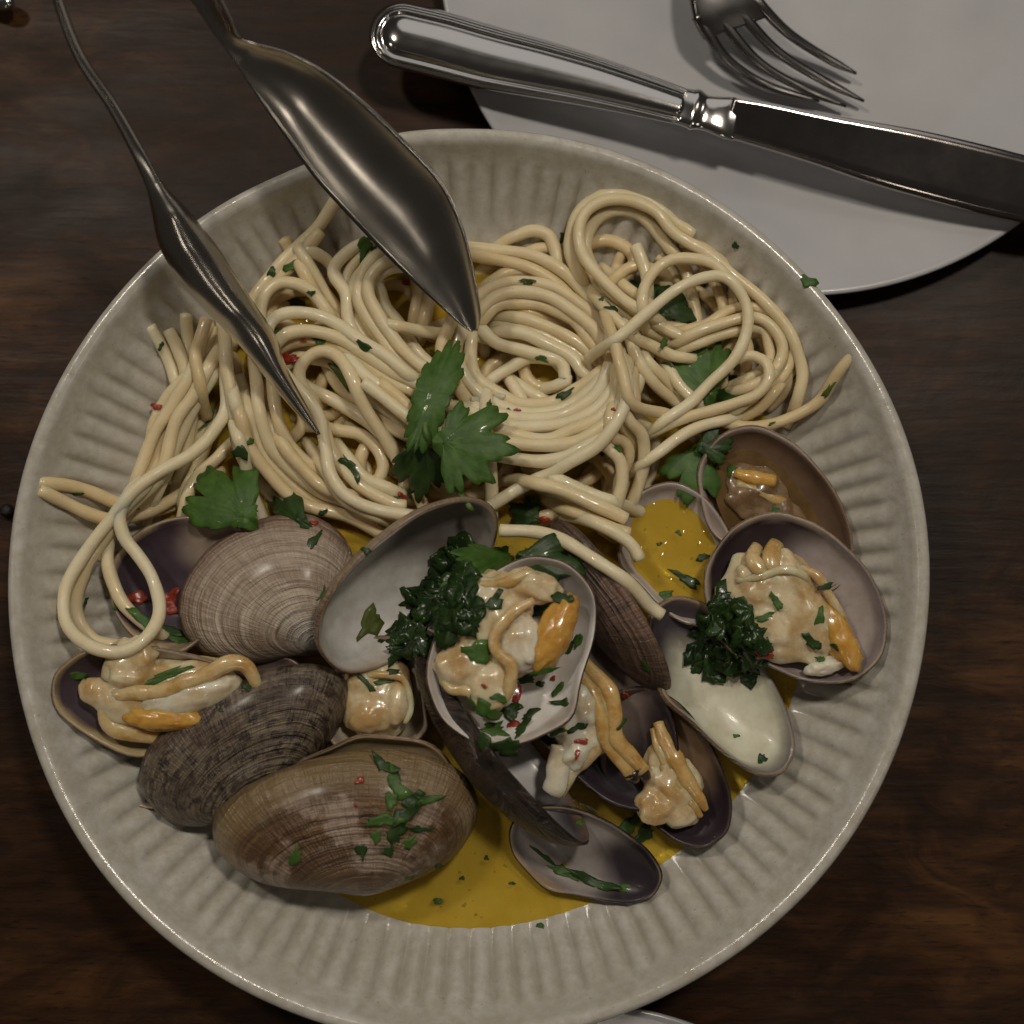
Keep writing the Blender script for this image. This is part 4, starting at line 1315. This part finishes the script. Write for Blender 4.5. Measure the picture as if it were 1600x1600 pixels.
# ------------------------------------------------------------------ fork
Fk = thing('table_fork', P(1180, 60, 0.006), 'steel fork lying on the white plate with tines pointing right', 'fork')
sheet('handle', Fk, [(1040, -260, 14, 1080, -262, 14, 0.5), (1062, -150, 17, 1098, -155, 17, 0.5), (1074, -70, 19, 1118, -82, 19, 0.5), (1076, -20, 19.5, 1152, -40, 19.5, 0.5), (1084, 30, 18, 1182, -8, 18, 0.4), (1100, 62, 15.6, 1202, 26, 15.6, 0.3)], 2.0, M['fork_steel'], 2.5, nv=10)
for k, pts in enumerate([[(1170, -14, 18.2), (1190, 10, 17.2), (1232, 52, 13.4), (1290, 90, 9.4), (1338, 115, 8.2)], [(1142, 2, 18.2), (1164, 28, 17), (1214, 80, 13), (1280, 122, 9.2), (1350, 158, 8.0)],
                         [(1114, 14, 18.2), (1136, 42, 16.8), (1186, 98, 12.8), (1254, 138, 9.0), (1322, 166, 7.8)], [(1092, 24, 18.0), (1108, 54, 16.4), (1142, 98, 12.8), (1200, 134, 9.0), (1280, 158, 7.8)]]):
    arr = catmull3(np.array([tuple(P(a, b, c_ * MM)) for a, b, c_ in pts]), 24)
    V, F = tube_mesh(arr, np.interp(np.linspace(0, 1, 24), [0, 0.1, 0.85, 1], [2.6, 2.1, 1.45, 0.5]) * MM, 10, 0.6)
    mk('tine', V, F, M['fork_steel'], Fk)

# tip of another utensil in the corner
Cz = thing('cutlery_handle', P(-20, 5, 0.0), 'tip of a shiny cutlery handle in the top left corner', 'cutlery')
arr = catmull3(np.array([tuple(P(a, b, c_ * MM)) for a, b, c_ in [(-260, -120, 5), (-120, -55, 6), (-40, -14, 7), (22, 7, 7)]]), 40)
V, F = tube_mesh(arr, np.interp(np.linspace(0, 1, 40), [0, 0.9, 0.97, 1], [2.2, 3.4, 2.6, 0.6]) * MM, 14, 0.6)
mk('handle', V, F, M['steel'], Cz)

# peppercorn by the bowl
bm = bmesh.new(); bmesh.ops.create_icosphere(bm, subdivisions=4, radius=1)
c0 = P(11, 798, 0.0021)
vv = []
for q in bm.verts:
    k = 1 + 0.10 * mnoise.noise(q.co * 3) + 0.06 * mnoise.noise(q.co * 8)
    vv.append((c0.x + q.co.x * k * 0.0021, c0.y + q.co.y * k * 0.0021, 0.0021 + q.co.z * k * 0.0021))
ff = [tuple(x.index for x in f.verts) for f in bm.faces]; bm.free()
tag(mk('peppercorn', vv, ff, M['pepper']), 'single black peppercorn on the table at the left', 'peppercorn')

# ------------------------------------------------------------------ parsley, chili: laid on whatever is below
bpy.context.view_layer.update()
dg = bpy.context.evaluated_depsgraph_get()


def hit(px, py):
    d = ray(px, py).normalized()
    ok, loc, nor, idx, ob, mw = scene.ray_cast(dg, CAM, d)
    if not ok: return P(px, py, 0), Vector((0, 0, 1))
    if nor.dot(d) > 0: nor = -nor
    return loc.copy(), nor.copy()


def frame(nor, ang, soft=0.5):
    n_ = (nor * soft + Vector((0, 0, 1)) * (1 - soft)).normalized()
    x = Vector((math.cos(ang), math.sin(ang), 0)); x = (x - n_ * x.dot(n_)).normalized()
    return x, n_.cross(x), n_


def fleck_geom(size, asp, seed, jag=0.3, thick=0.35):
    r = np.random.default_rng(seed)
    n = int(r.integers(13, 19))
    rings = [0.55, 1.0]
    pts = [(0, 0, 0)]
    ang = np.sort(r.uniform(0, 2 * pi, n))
    ang = np.linspace(0, 2 * pi, n, endpoint=False) + r.uniform(-0.12, 0.12, n)
    rad = r.uniform(1 - jag, 1 + jag, n) * (1 + 0.25 * np.sin(2 * ang + r.uniform(0, 6)) + 0.2 * np.sin(3 * ang + r.uniform(0, 6)))
    cv = r.uniform(-0.35, 0.35); tw = r.uniform(-0.3, 0.3)
    for f in rings:
        for a, q in zip(ang, rad):
            x, y = f * q * math.cos(a), f * q * math.sin(a) * asp
            z = cv * x * x + tw * x * y + r.uniform(-0.04, 0.04)
            pts.append((x, y, z))
    P_ = np.array(pts) * size / 2
    F = []
    for k in range(n): F.append((0, 1 + k, 1 + (k + 1) % n))
    for k in range(n): F.append((1 + k, 1 + n + k, 1 + n + (k + 1) % n, 1 + (k + 1) % n))
    m = len(P_)
    Q = P_.copy(); Q[:, 2] -= thick * MM
    P2 = np.vstack([P_, Q])
    F2 = F + [tuple(i + m for i in reversed(f)) for f in F]
    for k in range(n):
        k2 = (k + 1) % n
        F2.append((1 + n + k, m + 1 + n + k, m + 1 + n + k2, 1 + n + k2))
    return P2, F2


fs = [0]


def place(name, px, py, size, asp, ang, mat, label, cat, group, lift=0.5, soft=0.85, jag=0.3, thick=0.35):
    fs[0] += 1
    loc, nor = hit(px, py)
    x, y, n_ = frame(nor, math.radians(ang), soft)
    G_, F_ = fleck_geom(size * PX, asp, fs[0] + 100, jag, thick)
    W = np.array(loc)[None] + G_[:, :1] * np.array(x)[None] + G_[:, 1:2] * np.array(y)[None] + (G_[:, 2:3] + lift * MM) * np.array(n_)[None]
    o = mk(name, W, F_, mat)
    return tag(o, label, cat, group)


PF = 'flecks of chopped parsley'
FL = {
    'chopped parsley fleck caught in the left part of the pasta': [(425, 425, 18, .8, 60), (455, 416, 30, .5, 40), (487, 458, 11, .8, 0), (500, 532, 26, .35, -8), (568, 541, 30, .4, -45), (432, 520, 20, .6, 30), (375, 706, 30, .7, 70), (391, 690, 14, .8, 20), (548, 730, 44, .4, -55), (570, 384, 38, .5, 75), (460, 472, 52, .6, -20), (120, 771, 22, .4, -30), (252, 540, 12, .6, 70), (640, 772, 22, .6, 0), (585, 390, 16, .8, 0), (330, 655, 34, .25, 70), (505, 800, 16, .5, 0)],
    'chopped parsley fleck on the pasta nest': [(765, 636, 18, .6, 80), (884, 616, 34, .28, 28), (965, 702, 16, .6, 0), (880, 370, 22, .6, 70), (940, 468, 9, .9, 0), (956, 482, 18, .5, -10), (845, 560, 24, .3, -10), (825, 440, 26, .3, 0), (620, 778, 14, .6, 0), (795, 640, 6, .8, 0)],
    'chopped parsley fleck on the right side of the pasta': [(1095, 445, 20, .5, 0), (1240, 590, 12, .6, 60), (1205, 662, 10, .5, 20), (1045, 570, 20, .3, -40), (1035, 540, 26, .4, 60)],
    'chopped parsley fleck on the beige clam': [(490, 846, 46, .25, 62), (506, 928, 24, .5, 20), (572, 860, 14, .8, 0)],
    'chopped parsley fleck on the open clam at the left rim': [(258, 1056, 70, .2, 17), (386, 1074, 14, .8, 0), (120, 1056, 40, .4, 10), (345, 1110, 6, .9, 0)],
    'wet parsley shred under the hanging loop of spaghetti': [(222, 968, 46, .4, -40), (262, 985, 40, .5, -20), (285, 1000, 34, .5, 10), (135, 935, 40, .22, 80), (182, 948, 22, .5, 40)],
    'parsley shred in the cluster on the big brown clam': [(600, 1196, 36, .6, -50), (620, 1226, 44, .6, -60), (640, 1248, 42, .7, 20), (672, 1249, 50, .22, 4), (634, 1272, 40, .7, 60), (600, 1282, 48, .35, 8), (616, 1302, 44, .6, -60), (588, 1306, 26, .6, 40), (565, 1328, 26, .5, 80), (640, 1316, 40, .45, 30), (606, 1330, 30, .6, 0), (462, 1338, 36, .5, 75), (655, 1295, 26, .4, 0), (612, 1252, 26, .6, 90)],
    'parsley speck floating in the golden broth': [(685, 1352, 14, .7, 0), (684, 1408, 16, .7, 20), (722, 1372, 8, .8, 0), (640, 1372, 10, .6, 0), (760, 1340, 8, .8, 0), (905, 1285, 14, .6, 0), (800, 1380, 9, .7, 0)],
    'parsley speck on the fluted wall of the bowl': [(845, 1447, 13, .8, 0), (1150, 383, 12, .7, 80), (1262, 441, 24, .7, -50)],
    'parsley piece on the topmost clam': [(772, 940, 34, .5, 35), (846, 946, 52, .6, 10), (878, 935, 30, .6, 0), (745, 1022, 48, .7, -30), (820, 1062, 44, .35, 18), (852, 1048, 36, .3, 20), (890, 1012, 30, .4, 60), (872, 1078, 24, .5, 40), (845, 1068, 20, .4, 0), (762, 1112, 40, .6, -30), (800, 1112, 36, .6, 20), (738, 1100, 34, .4, 80), (830, 1115, 26, .5, 30), (772, 1142, 40, .6, 10), (790, 1166, 48, .6, 25), (905, 1000, 24, .5, 70), (755, 1160, 36, .6, -40), (700, 1005, 36, .6, 60), (815, 1140, 30, .6, 60), (780, 1090, 24, .5, 0)],
    'parsley piece on the clam with the long siphon': [(880, 1098, 24, .5, 0), (870, 1142, 30, .4, 20), (903, 1136, 26, .5, 30), (972, 1130, 22, .5, 10), (1008, 1040, 30, .3, -60)],
    'parsley piece on the large open clam at the right': [(1212, 938, 26, .5, -45), (1290, 916, 20, .6, 10), (1281, 966, 34, .4, 65), (1268, 1002, 28, .6, -50), (1192, 966, 40, .25, 15), (1160, 944, 34, .4, -10), (1282, 1030, 14, .7, 0), (1305, 1010, 14, .6, 0)],
    'parsley piece in the half shells at the right': [(1212, 796, 42, .3, -20), (1190, 1187, 18, .6, 80), (1150, 1150, 8, .8, 0), (1072, 905, 40, .4, -20), (1040, 930, 30, .4, 20), (1100, 870, 20, .6, 0), (1060, 832, 8, .8, 0), (1030, 850, 7, .8, 0), (1140, 735, 30, .5, 10)],
    'parsley shred behind the dark shell and mottled clam': [(575, 1070, 30, .3, -50), (600, 1066, 30, .3, 10), (615, 1050, 20, .4, 0)],
    'parsley shred along the bottom half shell': [(985, 1290, 46, .5, 60), (1005, 1305, 36, .6, 40), (880, 1362, 50, .25, -28), (930, 1380, 60, .28, -18), (975, 1388, 46, .35, -5), (850, 1338, 34, .25, -35)],
}
mm_ = [M['leaf'], M['leaf_dark'], M['leaf'], M['leaf_dark'], M['leaf'], M['leaf_dark']]
q = 0
for lab, lst in FL.items():
    for (x, y, s_, asp, an) in lst:
        q += 1
        place('parsley_fleck', x, y, s_ * 1.05, asp, an, mm_[(q * 7) % 6], lab, 'parsley', PF if False else lab + 's', lift=0.3, thick=0.22)
for (x, y, s_, asp, an, lab) in [(530, 582, 66, .22, -62, 'yellow green parsley strip along an arched strand'), (1293, 610, 52, .22, 52, 'yellow green parsley strip on the strand at the right wall'),
                                 (577, 976, 64, .42, 55, 'olive parsley leaf stuck inside the white-lined upright shell')]:
    place('parsley_strip', x, y, s_, asp, an, M['leaf_light'] if x != 577 else M['leaf_light'], lab, 'parsley', lift=0.5, group=None)

RL = {
    'red chili bit on the left side of the pasta': [(453, 561, 30, .75, 20), (245, 636, 16, .7, 0), (475, 532, 9, .7, 0)],
    'tiny red chili speck on the pasta nest': [(634, 443, 10, .8, 0), (808, 641, 10, .5, 0), (958, 640, 8, .5, 0)],
    'red chili flake under the hanging loop of spaghetti': [(212, 935, 32, .7, 0), (268, 932, 28, .8, 40), (268, 950, 24, .8, 0)],
    'red chili fleck on the topmost clam': [(703, 932, 12, .8, 0), (806, 1085, 42, .45, 75), (803, 1132, 18, .7, 0), (865, 1060, 9, .7, 0), (757, 1072, 8, .8, 0)],
    'red chili fleck on the clam with the long siphon': [(908, 1158, 18, .5, 10), (976, 1085, 16, .6, -60), (902, 1178, 14, .6, 60)],
    'red chili bit beside the herb heap at the right': [(1192, 1020, 32, .5, -10), (1120, 1058, 20, .7, 0)],
    'red chili sliver between pasta and shells': [(628, 776, 22, .5, -30), (491, 818, 14, .5, 0), (846, 812, 24, .5, -10)],
    'rusty chili speck on the big brown clam': [(562, 1220, 16, .5, 10), (556, 1258, 6, .8, 0)],
}
for lab, lst in RL.items():
    for (x, y, s_, asp, an) in lst:
        place('chili_bit', x, y, s_, asp, an, M['chili'], lab, 'chili', lab + 's', lift=0.6, thick=0.8, jag=0.2)
for (x, y, s_) in [(745, 626, 24), (780, 620, 16)]:
    place('garlic_bit', x, y, s_, .7, 10, M['garlic'], 'bit of pale garlic beside the parsley sprig', 'garlic', 'garlic bits', lift=0.8, thick=1.4, jag=0.12)


# herb heaps: wet chopped parsley nobody could count
def heap(cx, cy, rx, ry, zr, n, label, seed, rot=0):
    r = np.random.default_rng(seed)
    V, F = [], []
    off = 0
    for i in range(n):
        a = r.uniform(0, 2 * pi); q_ = math.sqrt(r.uniform(0, 1)) * (0.80 + 0.22 * math.sin(3 * a + seed) + 0.12 * math.sin(5 * a))
        x0, y0 = q_ * math.cos(a) * rx, q_ * math.sin(a) * ry
        x = cx + x0 * math.cos(rot) - y0 * math.sin(rot); y = cy + x0 * math.sin(rot) + y0 * math.cos(rot)
        loc, nor = hit(x, y)
        up_ = zr * MM * (1 - q_ ** 2) * r.uniform(0.2, 1)
        nn = Vector((nor.x * 0.6 + r.normal(0, 0.15), nor.y * 0.6 + r.normal(0, 0.15), max(nor.z, 0.3))).normalized()
        G_, F_ = fleck_geom(r.uniform(20, 54) * PX, r.uniform(0.3, 0.85), int(r.integers(1e6)), 0.22)
        xx, yy, n_ = frame(nn, r.uniform(0, 2 * pi), 1.0)
        W = np.array(loc)[None] + np.array([0, 0, up_ + 0.4 * MM])[None] + G_[:, :1] * np.array(xx)[None] + G_[:, 1:2] * np.array(yy)[None] + G_[:, 2:3] * np.array(n_)[None]
        V.append(W); F += [tuple(j + off for j in f) for f in F_]; off += len(W)
    o = mk('chopped_parsley', np.concatenate(V), F, M['leaf_wet'])
    return tag(o, label, 'parsley', kind='stuff')


heap(1140, 1000, 62, 72, 2.4, 110, 'dark wet heap of chopped parsley between the shells at the right', 5, rot=-0.5)
heap(700, 925, 54, 92, 2.4, 130, 'dark wet heap of chopped parsley in the upright shell', 6, rot=0.15)
heap(640, 1005, 40, 24, 1.5, 34, 'wet chopped parsley at the lower lip of the upright shell', 8)


# whole leaves
def leaflet(parent, name, bx, by, tx, ty, wid, mat, seed, z_up=2.0, teeth=7, lobes=3, curl=0.25, tilt=0.0):
    """parsley leaflet from base pixel to tip pixel"""
    r = np.random.default_rng(seed)
    hb, _ = hit(bx, by); ht, _ = hit(tx, ty); hm, _ = hit((bx + tx) / 2, (by + ty) / 2)
    za = max(hb.z, hm.z - 0.003) + z_up * MM; zb = max(ht.z, hm.z - 0.003) + z_up * MM
    A = P(bx, by, za); Bv = P(tx, ty, zb)
    ax = (Bv - A); L = ax.length; ax.normalize()
    side = ax.cross(Vector((0, 0, 1))).normalized()
    nn = side.cross(ax).normalized()
    if tilt:
        side = (side * math.cos(tilt) + nn * math.sin(tilt)).normalized(); nn = side.cross(ax).normalized()
    NA, NRg = 120, 8
    ph = np.linspace(0, 2 * pi, NA, endpoint=False)
    cx = 0.20 if lobes > 1 else 0.42
    rad = np.zeros(NA)
    sp_ = r.uniform(0.9, 1.1, 5)
    ls = [0.0] if lobes == 1 else ([0.0, 0.80 * sp_[0], -0.80 * sp_[1]] if lobes == 3 else [0.0, 0.62, -0.62, 1.25, -1.25])
    la = [0.80 if l0 == 0 else (0.74 if abs(l0) < 0.9 else 0.56) * sp_[2 + k % 3] for k, l0 in enumerate(ls)]
    for k, a in enumerate(ph):
        d = (a + pi) % (2 * pi) - pi
        if lobes == 1:
            body = 0.50 if abs(d) > 1.2 else 0.55
            body += 0.08 * math.cos(2 * d)
        else:
            body = 0.17 + 0.22 * max(0.0, math.cos(d * 0.9))
            for l0, am in zip(ls, la):
                e = abs(d - l0) / (0.42 if lobes == 3 else 0.33)
                body = max(body, am * max(0.0, 1 - 0.38 * e ** 2.0))
        th = ((d + 0.05 * seed) * teeth / 1.9) % 1.0
        tooth = math.sin(pi * th) ** 0.6
        body *= 0.86 + 0.21 * tooth * (1 if abs(d) < 1.9 or lobes == 1 else 0.2)
        rad[k] = body * r.uniform(0.97, 1.03)
    V = []
    wv = wid * PX * (1.45 if lobes > 1 else 0.62)
    for f in np.linspace(0, 1, NRg + 1)[1:]:
        for k in range(NA):
            d = (ph[k] + pi) % (2 * pi) - pi
            u_ = cx + f * rad[k] * math.cos(d) * (1.0 if lobes > 1 else 1.05)
            v_ = f * rad[k] * math.sin(d)
            crease = min(abs(d - l0) for l0 in ls)
            z_ = -curl * v_ * v_ * 0.9 + 0.08 * math.sin(pi * min(max(u_, 0), 1)) + 0.022 * f * min(crease, 0.4) / 0.4
            z_ += 0.04 * f * f * math.sin(4 * d + seed) - 0.10 * f ** 3 * (0.5 + 0.5 * math.sin(2 * d + seed * 1.7))
            V.append(A + ax * (u_ * L) + side * (v_ * wv) + nn * (z_ * L * 0.8))
    V.append(A + ax * (cx * L) + nn * (0.10 * L * 0.8))
    ci = len(V) - 1
    F = []
    for k in range(NA): F.append((ci, k, (k + 1) % NA))
    for j in range(NRg - 1):
        for k in range(NA):
            k2 = (k + 1) % NA
            F.append((j * NA + k, (j + 1) * NA + k, (j + 1) * NA + k2, j * NA + k2))
    m = len(V)
    V2 = V + [p - nn * 0.0003 for p in V]
    F2 = F + [tuple(i + m for i in reversed(f)) for f in F]
    for k in range(NA):
        k2 = (k + 1) % NA
        a, b_ = (NRg - 1) * NA + k, (NRg - 1) * NA + k2
        F2.append((a, m + a, m + b_, b_))
    return mk(name, [tuple(p) for p in V2], F2, mat, parent)


def sprig(label, bx, by):
    h_, _ = hit(bx, by)
    return thing('parsley_sprig', h_, label, 'parsley', 'parsley leaves laid on the dish')


def stem(parent, pts, w, up=1.2):
    arr = catmull([(p[0], p[1], 0) for p in pts], 6)
    zs = np.array([hit(p[0], p[1])[0].z for p in arr]) + np.linspace(up, 3.0, len(arr)) * MM
    zs = np.maximum(zs, smooth1(zs, 5))
    zs = smooth1(zs, 3)
    V, F = tube_mesh(unproj(arr[:, :2], zs), w * PX / 2, 8)
    mk('stem', V, F, M['stem'], parent)


g = sprig('glossy three-leaved parsley sprig in the middle of the pasta', 670, 680)
leaflet(g, 'leaflet', 655, 676, 706, 543, 112, M['leaf'], 1, 5.0, lobes=1, teeth=5, curl=0.3, tilt=0.12)
leaflet(g, 'leaflet', 668, 690, 805, 702, 92, M['leaf'], 2, 6.0, lobes=5, teeth=7, curl=0.15)
leaflet(g, 'leaflet', 668, 672, 652, 780, 60, M['leaf_dark'], 3, 2.5, lobes=3, teeth=7)
stem(g, [(668, 630), (664, 660), (668, 685), (682, 712), (708, 755), (737, 797)], 9, 7.0)
g = sprig('parsley leaf on the pasta above the purple-lined shell', 350, 775)
leaflet(g, 'leaflet', 405, 828, 305, 728, 78, M['leaf'], 4, 2.2, lobes=3, teeth=8)
g = sprig('small dark parsley leaf beside the beige clam', 445, 800)
leaflet(g, 'leaflet', 486, 826, 415, 778, 40, M['leaf_dark'], 5, 1.6, lobes=3, teeth=6)
g = sprig('parsley leaf framed by the big right hand loop', 1100, 580)
leaflet(g, 'leaflet', 1112, 640, 1072, 520, 70, M['leaf'], 6, -6.5, lobes=3, teeth=7)
leaflet(g, 'leaflet', 1095, 600, 1152, 628, 48, M['leaf_dark'], 7, -6.0, lobes=3, teeth=6)
g = sprig('parsley leaf deep inside the upper right loop', 1030, 465)
leaflet(g, 'leaflet', 1045, 500, 985, 440, 50, M['leaf_dark'], 8, -3.0, lobes=3, teeth=6)
leaflet(g, 'leaflet', 1030, 500, 1075, 455, 44, M['leaf_dark'], 9, -3.0, lobes=3, teeth=6)
g = sprig('broad parsley leaf above the yellow broth shell', 1085, 730)
leaflet(g, 'leaflet', 1095, 690, 1072, 785, 62, M['leaf'], 10, 2.5, lobes=3, teeth=6)
leaflet(g, 'leaflet', 1085, 700, 1145, 690, 44, M['leaf_dark'], 11, 2.0, lobes=3, teeth=6)
g = sprig('parsley leaf on the heap in the upright shell', 755, 890)
leaflet(g, 'leaflet', 806, 862, 706, 918, 62, M['leaf'], 12, 2.5, lobes=3, teeth=6)
g = sprig('dark parsley leaf under the draped strand', 850, 870)
leaflet(g, 'leaflet', 800, 868, 915, 890, 56, M['leaf_dark'], 13, 0.5, lobes=3, teeth=6)
g = sprig('small dark parsley leaf above the draped strand', 820, 800)
leaflet(g, 'leaflet', 850, 815, 797, 790, 34, M['leaf_dark'], 14, 1.0, lobes=3, teeth=6)
